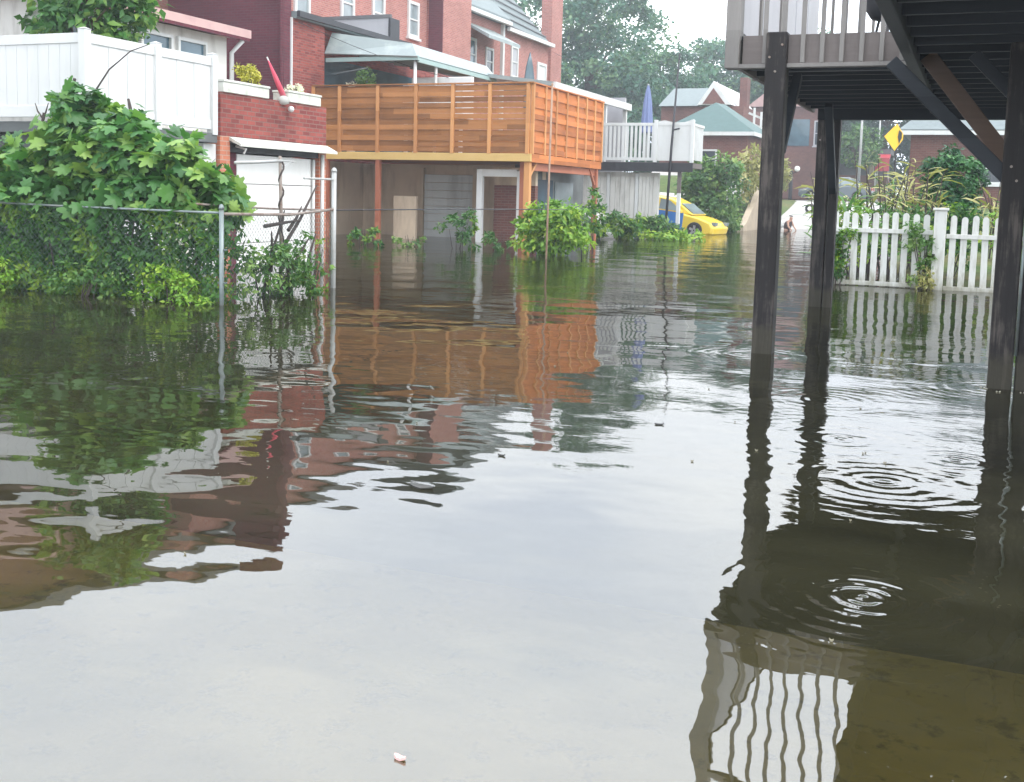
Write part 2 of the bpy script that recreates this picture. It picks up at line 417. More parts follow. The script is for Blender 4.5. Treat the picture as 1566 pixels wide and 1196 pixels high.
# ------------------------------------------------------------------ light and sky
SUN_EL, SUN_AZ = 48, 100     # azimuth measured from +Y clockwise towards +X
w = bpy.data.worlds.new('World'); S.world = w; w.use_nodes = True
nt = w.node_tree; nt.nodes.clear()
sky = N(nt, 'ShaderNodeTexSky'); sky.sky_type = 'NISHITA'; sky.sun_disc = False
sky.sun_elevation = R(SUN_EL); sky.sun_rotation = R(SUN_AZ); sky.air_density = 1.2; sky.dust_density = 3.0
tc = N(nt, 'ShaderNodeTexCoord')
mp = N(nt, 'ShaderNodeMapping'); mp.inputs['Scale'].default_value = (1, 1, 2.6)
nt.links.new(tc.outputs['Generated'], mp.inputs['Vector'])
cl = noise(nt, mp.outputs[0], 2.2, 3, .5)
cloud = ramp(nt, cl, [(.36, (.74, .80, .90)), (.62, (.97, 1.0, 1.03))])
cl2 = N(nt, 'ShaderNodeVectorMath'); cl2.operation = 'SCALE'; cl2.inputs['Scale'].default_value = 25.0
nt.links.new(cloud, cl2.inputs[0])
mixn = mixc(nt, .86, sky.outputs[0], cl2.outputs[0])
bg = N(nt, 'ShaderNodeBackground'); bg.inputs['Strength'].default_value = .10
nt.links.new(mixn, bg.inputs[0])
wo = N(nt, 'ShaderNodeOutputWorld'); nt.links.new(bg.outputs[0], wo.inputs[0])

sl = bpy.data.lights.new('sun', 'SUN'); sl.energy = 1.2; sl.angle = R(22); sl.color = (1, .93, .83)
so = bpy.data.objects.new('sun', sl); C.objects.link(so)
sd = Vector((math.sin(R(SUN_AZ)) * math.cos(R(SUN_EL)), math.cos(R(SUN_AZ)) * math.cos(R(SUN_EL)), math.sin(R(SUN_EL))))
so.rotation_mode = 'QUATERNION'; so.rotation_quaternion = sd.to_track_quat('Z', 'Y'); so.location = sd * 60
S.view_settings.view_transform = 'Standard'; S.view_settings.look = 'None'
S.view_settings.exposure = .48; S.view_settings.gamma = 1

# ------------------------------------------------------------------ ground
def lerp(a, b, t): t = max(0, min(1, t)); return a + (b - a) * t
def sm(t): t = max(0, min(1, t)); return t * t * (3 - 2 * t)
def gz(x, y):
    alley = -.55
    far = lerp(-.55, 0, (y - 50) / 8.5) if y < 58.5 else lerp(0, 1.5, (y - 58.5) / 11)
    z = far
    if x < -10.3:                                   # left bank rising beyond the last deck
        k = sm((-10.3 - x) / 1.2)
        z = z + k * ((lerp(0, 2.7, (y - 46) / 9) if y < 60 else lerp(2.7, 1.55, (y - 60) / 6)) - max(0, z)) if y > 46 else z
    if x > -2.6:                                    # right hand yard behind the picket fence
        k = sm((x + 2.6) / 1.2)
        yard = lerp(-.55, .3, (y - 19.5) / 4) if y < 24 else lerp(.3, 1.45, (y - 24) / 30)
        z = max(z, lerp(z, yard, k))
    if y > 85: z += (y - 85) * .006
    return z
xs = [-150, -80, -50, -36] + [-30 + i for i in range(60)] + [36, 50, 80, 150]
ys = [-45, -20] + list(range(-8, 96)) + [110, 150, 230]
mb = MB()
vs = [(x, y, gz(x, y)) for y in ys for x in xs]
nx = len(xs)
mb.add(vs, [(j * nx + i, j * nx + i + 1, (j + 1) * nx + i + 1, (j + 1) * nx + i) for j in range(len(ys) - 1) for i in range(nx - 1)])
m, nt, _, L = new_mat('muddy_ground')
n1 = noise(nt, wpos(nt), .35, 6, .6); n2 = noise(nt, wpos(nt), 5, 5, .65)
base = ramp(nt, n2, [(.3, (.10, .085, .04)), (.55, (.17, .14, .065)), (.8, (.24, .20, .10))])
grass = ramp(nt, n2, [(.3, (.05, .09, .03)), (.7, (.13, .19, .06))])
g = N(nt, 'ShaderNodeNewGeometry'); sp = N(nt, 'ShaderNodeSeparateXYZ'); L.new(g.outputs['Position'], sp.inputs[0])
up_ = mth(nt, 'MULTIPLY', mth(nt, 'SUBTRACT', sp.outputs[2], -.02), 6, clamp=True)
base = mixc(nt, mth(nt, 'MULTIPLY', up_, ramp(nt, n1, [(.35, (.3, .3, .3)), (.55, (1, 1, 1))])), base, grass)
finish(nt, base, .9, n2, .03, .2)
M['ground'] = m
tag(mb.build('ground', m, smooth=True), kind='structure')

m, nt, _, L = new_mat('wet_slab')
n1 = noise(nt, wpos(nt), 1.1, 6, .62); n2 = noise(nt, wpos(nt), 9, 5, .7)
base = ramp(nt, n1, [(.28, (.40, .36, .10)), (.5, (.62, .54, .18)), (.72, (.74, .62, .28))])
base = mixc(nt, ramp(nt, n2, [(.55, (0, 0, 0)), (.68, (.75, .75, .75))]), base, (.07, .06, .03))
g = N(nt, 'ShaderNodeNewGeometry'); sp = N(nt, 'ShaderNodeSeparateXYZ'); L.new(g.outputs['Position'], sp.inputs[0])
sf = mth(nt, 'MULTIPLY', mth(nt, 'SUBTRACT', mth(nt, 'ADD', sp.outputs[1], mth(nt, 'MULTIPLY', n1, 1.3)), 3.45), 1.1, clamp=True)
base = mixc(nt, mth(nt, 'MULTIPLY', sf, .55), base, (.20, .185, .08))
finish(nt, base, .85, n2, .006, .2)
M['wet_slab'] = m
m2, nt, _, L = new_mat('silt_depth_slab')  # dark colour holds silt plus the light lost in deeper water
n1 = noise(nt, wpos(nt), 1.1, 6, .62); n2 = noise(nt, wpos(nt), 7, 5, .7)
base = mixc(nt, n2, ramp(nt, n1, [(.3, (.05, .055, .03)), (.7, (.13, .12, .05))]), (.05, .05, .03))
finish(nt, base, .9, n2, .006, .2)
tag(box('concrete_slab', m, None, (-9.5, -8, -.6), (5, 3.68, -.13), .01), kind='structure')
tag(box('concrete_slab', m2, None, (-9.5, 3.735, -.6), (5, 12.5, -.235), .01), kind='structure')
tag(box('slab_joint', 'leaf_dead', None, (-9.5, 3.682, -.6), (5, 3.733, -.24)), kind='structure')
mb = MB()
pts = [(.0, 3.735, -.229), (.07, 3.92, -.229), (.17, 4.05, -.229), (.22, 4.28, -.229), (.40, 4.55, -.229), (.8, 4.9, -.229)]
for p, q in zip(pts, pts[1:]): mb.bar(p, q, .025, .016)
tag(mb.build('slab_crack', 'leaf_dead'), kind='structure')

# alley pavement rising out of the water, and the cross street
mb = MB(); vs = []; rows = [50 + i for i in range(0, 21)]
for y in rows:
    for x in (-10.25, -8, -6, -4.2): vs.append((x, y, gz(x, y) + .02))
mb.add(vs, [(j * 4 + i, j * 4 + i + 1, j * 4 + i + 5, j * 4 + i + 4) for j in range(len(rows) - 1) for i in range(3)])
M['pale_asphalt'] = paint('pale_asphalt', (.50, .49, .47), .6, .12, 3, (.32, .31, .3), .6)
M['asphalt'] = paint('asphalt', (.10, .10, .105), .8, .2, 4, (.05, .05, .05), .4)
tag(mb.build('road', 'pale_asphalt', smooth=True), kind='structure')
mb = MB(); xs2 = [-60 + 4 * i for i in range(31)]; vs = []
for y in (69.5, 73, 77, 81):
    for x in xs2: vs.append((x, y, max(gz(x, y), gz(x, y)) + .03))
n_ = len(xs2)
mb.add(vs, [(j * n_ + i, j * n_ + i + 1, (j + 1) * n_ + i + 1, (j + 1) * n_ + i) for j in range(3) for i in range(n_ - 1)])
tag(mb.build('street', 'asphalt'), kind='structure')

# ------------------------------------------------------------------ damp air
m, nt, _, L = new_mat('damp_air')
vp = N(nt, 'ShaderNodeVolumePrincipled'); vp.inputs['Color'].default_value = (.86, .93, 1, 1); vp.inputs['Density'].default_value = .0017; vp.inputs['Anisotropy'].default_value = .2
o = N(nt, 'ShaderNodeOutputMaterial'); L.new(vp.outputs[0], o.inputs['Volume'])
tag(MB().box((-155, -50, -2.2), (155, 235, 24)).build('haze', m), kind='stuff')

# ------------------------------------------------------------------ water
m, nt, _, L = new_mat('flood_water')
g = N(nt, 'ShaderNodeNewGeometry'); pos = g.outputs['Position']
sp = N(nt, 'ShaderNodeSeparateXYZ'); L.new(pos, sp.inputs[0])
def wmap(sx, sy, rot=0, off=(0, 0, 0)):
    mp = N(nt, 'ShaderNodeMapping'); mp.inputs['Scale'].default_value = (sx, sy, 1); mp.inputs['Rotation'].default_value = (0, 0, rot)
    mp.inputs['Location'].default_value = off
    L.new(pos, mp.inputs['Vector']); return mp.outputs[0]
dist = N(nt, 'ShaderNodeVectorMath'); dist.operation = 'DISTANCE'; L.new(pos, dist.inputs[0]); dist.inputs[1].default_value = (0, 0, 0)
D = dist.outputs['Value']
far = mth(nt, 'MULTIPLY', mth(nt, 'SUBTRACT', D, 9.0), .13, clamp=True)       # breeze ripples start here
swell = noise(nt, wmap(1, 1, .3), .9, 1.5, .4)
swell2 = noise(nt, wmap(1, 1.6, -.5, (3, 1, 0)), 2.6, 1, .4)
med = noise(nt, wmap(.8, 1.5, .39), 4.5, 2, .5)
rip = noise(nt, wmap(.55, 1.6, .39, (5, 2, 0)), 13, 2, .55)
patch = ramp(nt, noise(nt, wmap(.6, 1.2, .39, (1, 7, 0)), .28, 2, .5), [(.40, (.15, .15, .15)), (.6, (1, 1, 1))])
# sheltered water below the decks on the right is stirred by drips
rx = N(nt, 'ShaderNodeVectorMath'); rx.operation = 'DISTANCE'; L.new(pos, rx.inputs[0]); rx.inputs[1].default_value = (-.1, 7.3, 0)
stir = mth(nt, 'POWER', mth(nt, 'SUBTRACT', 1, mth(nt, 'DIVIDE', rx.outputs['Value'], 3.2), clamp=True), .8)
h = mth(nt, 'MULTIPLY', swell, .022)
h = mth(nt, 'ADD', h, mth(nt, 'MULTIPLY', swell2, .0032))
h = mth(nt, 'ADD', h, mth(nt, 'MULTIPLY', med, mth(nt, 'ADD', .0004, mth(nt, 'MULTIPLY', mth(nt, 'MULTIPLY', far, patch), .0022))))
h = mth(nt, 'ADD', h, mth(nt, 'MULTIPLY', rip, mth(nt, 'ADD', .00005, mth(nt, 'ADD', mth(nt, 'MULTIPLY', mth(nt, 'MULTIPLY', far, patch), .0011), mth(nt, 'MULTIPLY', stir, .0012)))))
ringn = noise(nt, wmap(1, 1, 0, (2, 9, 0)), 5, 2); ringm = ramp(nt, noise(nt, wmap(1, 1, 0, (4, 3, 0)), 6, 2), [(.34, (.3,) * 3), (.56, (1, 1, 1))])
for (cx, cy, k, amp, dec) in ((-.33, 5.45, 62, .0015, .30), (-.27, 3.77, 75, .0034, .17), (-.62, 6.35, 58, .0012, .34), (-.02, 6.1, 66, .0010, .3), (-1.75, 9.5, 60, .0008, .35), (.2, 8.7, 60, .0012, .4), (-.85, 7.6, 62, .0009, .35)):
    dd = N(nt, 'ShaderNodeVectorMath'); dd.operation = 'DISTANCE'; L.new(pos, dd.inputs[0]); dd.inputs[1].default_value = (cx, cy, 0)
    r_ = mth(nt, 'ADD', dd.outputs['Value'], mth(nt, 'MULTIPLY', ringn, .05))
    wv = mth(nt, 'SINE', mth(nt, 'MULTIPLY', r_, k))
    en = mth(nt, 'POWER', 2.718, mth(nt, 'MULTIPLY', r_, -1 / dec))
    h = mth(nt, 'ADD', h, mth(nt, 'MULTIPLY', mth(nt, 'MULTIPLY', mth(nt, 'MULTIPLY', wv, en), ringm), amp))
bp = N(nt, 'ShaderNodeBump'); bp.inputs['Distance'].default_value = 1; bp.inputs['Strength'].default_value = 1
L.new(h, bp.inputs['Height'])
fr = N(nt, 'ShaderNodeFresnel'); fr.inputs['IOR'].default_value = 3.0; L.new(bp.outputs[0], fr.inputs['Normal'])
gl = N(nt, 'ShaderNodeBsdfGlossy'); gl.inputs['Roughness'].default_value = .012; L.new(bp.outputs[0], gl.inputs['Normal'])
tr = N(nt, 'ShaderNodeBsdfTransparent'); tr.inputs[0].default_value = (.92, .85, .52, 1)
df = N(nt, 'ShaderNodeBsdfDiffuse'); L.new(mixc(nt, noise(nt, wmap(1, 1), .5, 4), (.046, .046, .026), (.078, .074, .038)), df.inputs[0])
mx = N(nt, 'ShaderNodeMixShader'); L.new(ramp(nt, noise(nt, wmap(.7, 1.6, .5, (9, 4, 0)), .9, 4, .6), [(.35, (.22,) * 3), (.7, (.55,) * 3)]), mx.inputs[0])
L.new(tr.outputs[0], mx.inputs[1]); L.new(df.outputs[0], mx.inputs[2])
mx2 = N(nt, 'ShaderNodeMixShader'); L.new(fr.outputs[0], mx2.inputs[0]); L.new(mx.outputs[0], mx2.inputs[1]); L.new(gl.outputs[0], mx2.inputs[2])
o = N(nt, 'ShaderNodeOutputMaterial'); L.new(mx2.outputs[0], o.inputs[0])
mb = MB(); mb.add([(-60, -40, 0), (40, -40, 0), (40, 70, 0), (-60, 70, 0)], [(0, 1, 2, 3)])
tag(mb.build('water', m), kind='structure')

# ------------------------------------------------------------------ building helpers
def fbox(mb, face, at, u0, u1, z0, z1, d0, d1):
    """box on a facade: u along the wall, d outward depth range"""
    if face == 'x+': return mb.box((at + d0, u0, z0), (at + d1, u1, z1))
    return mb.box((u0, at - d1, z0), (u1, at - d0, z1))
def window(par, face, at, u, z, w, h, fw=.09, frame='white_paint', pane='glass', mull=1, name='window', sill=True):
    mb = MB(); a, b, c, d = u - w / 2, u + w / 2, z, z + h
    fbox(mb, face, at, a, a + fw, c, d, -.02, .07); fbox(mb, face, at, b - fw, b, c, d, -.02, .07)
    fbox(mb, face, at, a + fw, b - fw, d - fw, d, -.02, .068); fbox(mb, face, at, a + fw, b - fw, c, c + fw, -.02, .068)
    if mull: fbox(mb, face, at, a + fw, b - fw, z + h * .5 - .03, z + h * .5 + .03, -.02, .055)
    o = mb.build(name, frame, par)
    p = MB(); fbox(p, face, at, a + fw, b - fw, c + fw, d - fw, -.03, .012); po = p.build('pane', pane, None)
    po.parent = o
    off = Vector((0, 0, 0)); qq = par
    while qq is not None: off += qq.location; qq = qq.parent
    for v in po.data.vertices: v.co -= off
    if sill:
        s = MB(); fbox(s, face, at, a - .08, b + .08, c - .10, c - .004, -.02, .13); so_ = s.build('sill', frame, None); so_.parent = o
        for v in so_.data.vertices: v.co -= off
    return o

# ------------------------------------------------------------------ raised deck on the right (near)
D = thing('raised_deck', 'dark weathered raised deck on tall timber posts over the flooded alley, close by at right', 'deck')
Z0, ZF = 2.45, 2.72
EX = -.58; BX = -2.02; FY = 9.75; BY = 14.75
# floor boards running along the alley, joists across it
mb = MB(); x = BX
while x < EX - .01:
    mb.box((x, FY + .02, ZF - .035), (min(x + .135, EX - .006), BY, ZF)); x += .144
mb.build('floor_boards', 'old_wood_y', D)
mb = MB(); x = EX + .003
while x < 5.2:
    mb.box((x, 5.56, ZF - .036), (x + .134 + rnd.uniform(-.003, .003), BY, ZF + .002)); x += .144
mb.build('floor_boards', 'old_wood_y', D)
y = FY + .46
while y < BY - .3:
    box('joist', 'old_wood_x_bounce', D, (BX + .021, y, Z0 + .03), (EX - .021, y + .045, ZF - .037), .004); y += .46
y = 5.98
while y < BY - .3:
    box('joist', 'old_wood_x_bounce', D, (EX + .071, y, Z0 + .02), (5.2, y + .045, ZF - .038), .004); y += .46
box('edge_beam', 'old_wood_y', D, (EX - .02, 5.56, Z0 - .03), (EX + .07, 14.49, ZF - .04), .008)
box('edge_beam', 'brown_brace', D, (-.45, 5.40, Z0 - .09), (5.2, 5.55, ZF - .02), .008)
box('cross_beam', 'old_wood_x_bounce', D, (-1.93, 14.50, Z0 - .10), (5.2, 14.62, Z0 + .16), .01)
box('cross_beam', 'old_wood_x_bounce', D, (-1.75, 9.80, Z0 - .03), (EX - .03, 9.90, Z0 + .12), .008)
for x in (.3, 1.6): box('bridging', 'old_wood_y', D, (x, 6.03, Z0 + .04), (x + .045, 14.4, ZF - .06))
# posts
def post(x, y, w, top, parts=None):
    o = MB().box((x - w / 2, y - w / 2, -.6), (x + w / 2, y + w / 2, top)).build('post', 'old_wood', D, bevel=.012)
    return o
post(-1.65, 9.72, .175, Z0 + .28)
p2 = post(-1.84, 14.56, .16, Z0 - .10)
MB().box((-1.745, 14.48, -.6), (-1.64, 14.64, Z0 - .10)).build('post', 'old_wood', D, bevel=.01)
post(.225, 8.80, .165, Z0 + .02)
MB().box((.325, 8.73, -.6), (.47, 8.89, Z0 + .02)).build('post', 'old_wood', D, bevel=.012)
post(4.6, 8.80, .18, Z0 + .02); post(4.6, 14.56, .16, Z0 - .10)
for x, y, z in ((-1.70, 9.625, 2.52), (-1.60, 9.625, 2.62), (-1.65, 9.625, 2.40), (.20, 8.71, 1.60), (.24, 8.71, 1.50), (.39, 8.722, 1.62), (-1.80, 14.475, 2.2), (-1.88, 14.475, 2.1)):
    MB().tube([(x, y + .012, z), (x, y - .012, z)], .010, 6).build('bolt', 'rust_metal', D)
# drain pipe running down the near post
MB().tube([(.318, 8.71, 1.55), (.318, 8.71, .25)], .011, 6).build('conduit', 'grey_metal', D, smooth=True)
# braces
def brace(a, b, w, h, mat='old_wood_x_bounce'): MB().bar(a, b, w, h, (0, 1, 0)).build('brace', mat, D, bevel=.006)
brace((.18, 8.78, 1.52), (-.66, 8.78, 2.36), .10, .07)
brace((.24, 9.6, 1.62), (-.45, 9.6, 2.5), .13, .05, 'brown_brace')
brace((.45, 8.95, 1.85), (-.1, 8.95, 2.42), .09, .06)
brace((-1.69, 14.46, 1.45), (-1.69, 13.6, 2.46), .09, .08)
brace((-1.60, 9.81, 1.75), (-1.60, 10.55, 2.46), .08, .07)
# rim board and ledger on the front of the bay
box('rim_board', 'grey_rim', D, (BX + .07, FY - .03, Z0 + .025), (EX - .03, FY + .015, ZF - .005), .004)
box('ledger', 'grey_wood', D, (BX + .03, FY - .075, Z0 - .012), (EX - .021, FY + .02, Z0 + .022), .003)
# railing: balusters fixed over the rim board, top rail, corner post
rail = box('railing', 'grey_wood', D, (BX, FY - .09, ZF + 1.24), (EX, FY + .03, ZF + 1.28), .004)
x = BX + .245
k = 0
while x < EX - .06:
    MB().box((x, FY - .066, Z0 + .026), (x + .036, FY - .032, ZF + 1.24)).build('baluster', 'grey_wood', None, bevel=.003).parent = rail
    x += .158; k += 1
MB().box((BX - .07, FY - .085, Z0 - .01), (BX + .05, FY + .08, ZF + 1.36)).build('corner_post', 'grey_wood', D, bevel=.005)
# side of the bay
box('rim_board', 'grey_rim', D, (BX - .02, FY + .09, Z0 + .01), (BX + .02, BY, ZF - .01))
rail = box('railing', 'grey_wood', D, (BX - .04, FY + .08, ZF + 1.24), (BX + .03, BY, ZF + 1.275), .004)
for y0, y1 in ((9.86, 10.72), (10.95, 11.85), (11.93, 12.85), (12.93, 13.75), (13.83, 14.7)):
    MB().box((BX - .012, y0, ZF + .06), (BX + .012, y1, ZF + 1.23)).build('side_panel', 'grey_panel', None).parent = rail
for y0 in (10.78, 11.89): MB().box((BX - .03, y0 - .05, Z0), (BX + .03, y0 + .04, ZF + 1.235)).build('side_post', 'grey_wood', None).parent = rail
rail = box('railing', 'grey_wood', D, (BX, BY - .02, ZF + 1.24), (5.2, BY + .03, ZF + 1.275), .004)
for i in range(44):
    x = BX + .16 + i * .165
    MB().box((x, BY - .01, Z0 + .03), (x + .036, BY + .022, ZF + 1.24)).build('baluster', 'grey_wood', None).parent = rail
# things standing on the deck
t = thing('barbecue_grill', 'black covered barbecue grill standing on the deck behind the balusters', 'barbecue', (-1.0, 12.3, ZF))
MB().lathe([(.02, .45), (.22, .50), (.30, .62), (.31, .78), (.26, .92), (.12, 1.02), (.02, 1.04)], (-.93, 12.3, ZF), 20).build('kettle', 'black_iron', t, smooth=True)
for a in range(3):
    aa = a * 2.09 + .4
    MB().tube([(-.93 + .18 * math.cos(aa), 12.3 + .18 * math.sin(aa), ZF + .52), (-.93 + .32 * math.cos(aa), 12.3 + .32 * math.sin(aa), ZF + .003)], .015, 6).build('leg', 'black_iron', t)
MB().tube([(-1.0, 12.3, ZF + 1.03), (-1.0, 12.3, ZF + 1.08), (-.86, 12.3, ZF + 1.08), (-.86, 12.3, ZF + 1.03)], .012, 6).build('handle', 'grey_metal', t)

# ------------------------------------------------------------------ white picket fence
def picket(mb, x, y, w, top, t=.02):
    n = 6
    arc = [(x + w / 2 * math.cos(math.pi * k / n), top - w * .55 + w * .55 * math.sin(math.pi * k / n)) for k in range(n + 1)]
    q0 = len(mb.v); mb.prism([(x - w / 2, -.45), (x + w / 2, -.45)] + arc, 'y', y, y + t); le = rnd.gauss(0, .009); mb.v[q0:] = [(a + le * (c - .5), b, c) for a, b, c in mb.v[q0:]]
FYP = 18.8
Ff = thing('picket_fence', 'white picket fence with rounded pickets standing in the water, left of its gate post', 'fence', (-1.3, FYP, 0), 'sections of white picket fence')
i = 0; x = -2.12
while x < -.68:
    mb = MB(); picket(mb, x + rnd.uniform(-.006, .006), FYP + rnd.uniform(-.004, .002), .094, 1.19 + rnd.uniform(-.015, .015)); mb.build('picket', 'picket_white', Ff); x += .1545
for z in (.90, .05): box('rail', 'picket_white', Ff, (-2.2, FYP - .035, z - .035), (-.63, FYP - .006, z + .035), .004)
Fg = thing('picket_fence', 'white picket fence section between the wide gate post and the dark deck post', 'fence', (0, FYP, 0), 'sections of white picket fence')
x = -.33
while x < 1.5:
    mb = MB(); picket(mb, x + rnd.uniform(-.006, .006), FYP + rnd.uniform(-.004, .002), .094, 1.17 + rnd.uniform(-.015, .015)); mb.build('picket', 'picket_white', Fg); x += .158
for z in (.85, .03): box('rail', 'picket_white', Fg, (-.43, FYP - .035, z - .035), (1.55, FYP - .006, z + .035), .004)
gp = thing('gate_post', 'wide white gate post with flat cap between the two picket fence sections', 'post', (-.53, FYP, 0))
MB().box((-.62, FYP - .11, -.5), (-.44, FYP + .07, 1.25)).build('shaft', 'picket_white', gp, bevel=.006)
MB().box((-.645, FYP - .135, 1.251), (-.415, FYP + .095, 1.29)).build('cap', 'picket_white', gp, bevel=.008)
MB().lathe([(.012, -.02), (.022, -.015), (.022, .015), (.012, .02)], (-.60, FYP - .125, .55), 8).build('latch', 'black_iron', gp)
def vine(name, label, base, c, r, n, size, mat, seed, cat='vine', kind='oval', ncl=14, rcl=.12, group=None, stem=.012, tlo=0, thi=1, out=True):
    t = thing(name, label, cat, base, group)
    b = Vector(base); rr = random.Random(seed)
    mb = MB()
    for k in range(5):
        e = Vector(c) + Vector((rr.uniform(-.7, .7) * r[0], rr.uniform(-.5, .5) * r[1], rr.uniform(.1, .8) * r[2]))
        mid = b.lerp(e, .5) + Vector((rr.uniform(-.15, .15) * r[0], 0, .1 * r[2]))
        s = b + Vector((rr.uniform(-.35, .35) * r[0], 0, 0))
        mb.tube([s, mid, e], [stem, stem * .8, stem * .35], 5)
    mb.build('stem', 'twig', t)
    P, O, T = clump_pts(c, r, ncl, rcl, n, seed, .25, zmin=.012)
    leaf_mesh('foliage', mat, t, P, size, kind, seed, O, tint=T, tlo=tlo, thi=thi)
    return t
vine('climbing_vine', 'dark green vine climbing the left end of the white picket fence', (-2.1, FYP - .06, -.3), (-2.02, FYP - .07, .50), (.24, .09, .42), 900, .09, 'leaf_ivy', 31)
vine('climbing_vine', 'light green leafy vine hanging on the pickets beside the gate post', (-.75, FYP - .06, -.3), (-.80, FYP - .07, .62), (.20, .07, .52), 650, .085, 'leaf_mid', 32, tlo=.2)
vine('weed', 'brownish weed tuft at the water line below the gate post', (-.70, FYP - .1, -.3), (-.72, FYP - .1, .14), (.12, .07, .22), 220, .08, 'leaf_straw', 33, 'weed')

# ------------------------------------------------------------------ plants behind the picket fence
t = tree('evergreen_bush', 'dense dark green conical evergreen bush behind the picket fence', (-.62, 26, .3), (-.56, 26, 1.62), (.64, .6, 1.0), 80, .2, 12000, .10, 'leaf_evergreen', 41, 'quad', .06, cat='bush', shell=.2, up=.7)
def blades(name, label, base, h, n, seed, mat='leaf_mid', wide=1.6, cat='plant', group=None, spread=.5, tlo=0, thi=1):
    t = thing(name, label, cat, base, group); rr = random.Random(seed)
    b = Vector(base); mb = MB()
    g = []; d = []
    for k in range(max(2, n // 12)):
        e = b + Vector((rr.uniform(-spread, spread), rr.uniform(-.4, .4), h * rr.uniform(.7, 1)))
        s = b + Vector((rr.uniform(-spread, spread) * .6, rr.uniform(-.3, .3), -.2))
        mb.tube([s, s.lerp(e, .6) + Vector((rr.uniform(-.05, .05), 0, 0)), e], [.018, .014, .006], 5)
        for j in range(12):
            f = rr.uniform(.25, 1); g.append(s.lerp(e, f)); a = rr.uniform(0, 6.28); d.append((math.cos(a), math.sin(a), rr.uniform(.1, .7)))
    mb.build('stem', 'leaf_dead' if mat == 'twig' else 'twig', t)
    leaf_mesh('foliage', mat, t, [tuple(p) for p in g], .42 * wide / 1.6, 'blade', seed, None, 1.0, tint=None, tlo=tlo, thi=thi, dirs=d)
    return t
bl = [(-2.45, 21.8, .1, 1.5, 120, 'leaf_mid', 'green arching plant at the left end behind the picket fence'),
      (-1.7, 22.4, .2, 2.0, 132, 'leaf_straw', 'tallest pale tasselled plant, left of the post of the yellow sign'),
      (-1.1, 23.6, .3, 1.9, 120, 'leaf_straw', 'pale straw plant touching the left side of the evergreen bush'),
      (-2.75, 23.2, .2, 1.75, 96, 'leaf_straw', 'tall straw coloured plant with drooping tassels, leftmost behind the picket fence'),
      (-1.95, 23.5, .2, 1.60, 96, 'leaf_mid', 'green corn like plant with long arching leaves, left of the yellow sign'),
      (-1.45, 25.0, .3, 1.85, 110, 'leaf_straw', 'straw yellow tasselled plant rising below the yellow sign'),
      (-1.25, 22.6, .2, 1.45, 96, 'leaf_mid', 'low green arching plant just left of the dark evergreen bush'),
      (.45, 24.0, .3, 1.75, 96, 'leaf_straw', 'dry straw coloured plant between the evergreen bush and the deck post'),
      (.9, 22.5, .3, 1.35, 84, 'leaf_mid', 'green arching plant beside the dark deck post at the right')]
for i, (x, y, z, h, n, mt, lb) in enumerate(bl):
    blades('tall_plant', lb, (x, y, z), h, n, 50 + i, mt, 1.7, group='tall plants behind the picket fence')
for i, (x, y, rx_, rz_, mt, lb) in enumerate([(-2.35, 22.0, .62, .45, 'leaf_bright', 'bright green low shrub behind the left half of the picket fence'),
                                    (-1.35, 21.6, .55, .42, 'leaf_mid', 'green leafy shrub behind the middle pickets'),
                                    (-.35, 22.2, .6, .36, 'leaf_ivy', 'dark low shrub behind the white gate post'),
                                    (.75, 21.6, .6, .42, 'leaf_bright', 'yellow green low shrub behind the right pickets')]):
    vine('garden_shrub', lb, (x, y, 0), (x, y, .75), (rx_, .4, rz_ + .25), 1100, .11, mt, 60 + i, 'shrub', ncl=26, rcl=.17, group='shrubs behind the picket fence')
# ------------------------------------------------------------------ left row: vinyl fence, garages
vf = thing('vinyl_fence', 'white vinyl privacy fence on the terrace edge, with one corner toward the alley', 'fence', (-11, 11.6, 2.2))
VX, VY, V0, V1 = -11.0, 11.6, 2.17, 3.30
def vpanel_x(y0, y1):
    mb = MB(); n = max(3, round((y1 - y0) / .19)); s = (y1 - y0) / n
    for k in range(n): mb.box((VX - .014, y0 + k * s + .002, V0 + .15), (VX + .014 - (k % 2) * .004, y0 + (k + 1) * s - .002, V1 - .13))
    mb.build('panel', 'white_vinyl', vf)
    box('rail', 'white_vinyl', vf, (VX - .03, y0, V1 - .135), (VX + .03, y1, V1 - .005), .004)
    box('rail', 'white_vinyl', vf, (VX - .03, y0, V0 + .03), (VX + .03, y1, V0 + .17), .004)
for y0, y1 in ((11.66, 12.93), (13.03, 14.2)): vpanel_x(y0, y1)
mb = MB(); x = -15.6
while x < -11.15:
    mb.box((x + .002, VY - .014, V0 + .17), (x + .188, VY + .014, V1 - .13)); x += .19
mb.build('panel', 'white_vinyl', vf)
box('rail', 'white_vinyl', vf, (-15.6, VY - .03, V1 - .135), (-11.07, VY + .03, V1 - .005), .004)
box('rail', 'white_vinyl', vf, (-15.6, VY - .03, V0 + .03), (-11.07, VY + .03, V0 + .18), .004)
for x, y in ((VX, VY), (VX, 12.98), (VX, 14.26), (-13.4, VY)):
    p = MB().box((x - .06, y - .06, V0 - .05), (x + .06, y + .06, V1 + .04)).build('post', 'white_vinyl', vf, bevel=.006)
    cpt = MB(); cpt.add([(x - .068, y - .068, V1 + .042), (x + .068, y - .068, V1 + .042), (x + .068, y + .068, V1 + .042), (x - .068, y + .068, V1 + .042), (x, y, V1 + .07)], [(3, 2, 1, 0), (0, 1, 4), (1, 2, 4), (2, 3, 4), (3, 0, 4)])
    cpt.build('cap', 'white_vinyl', vf)

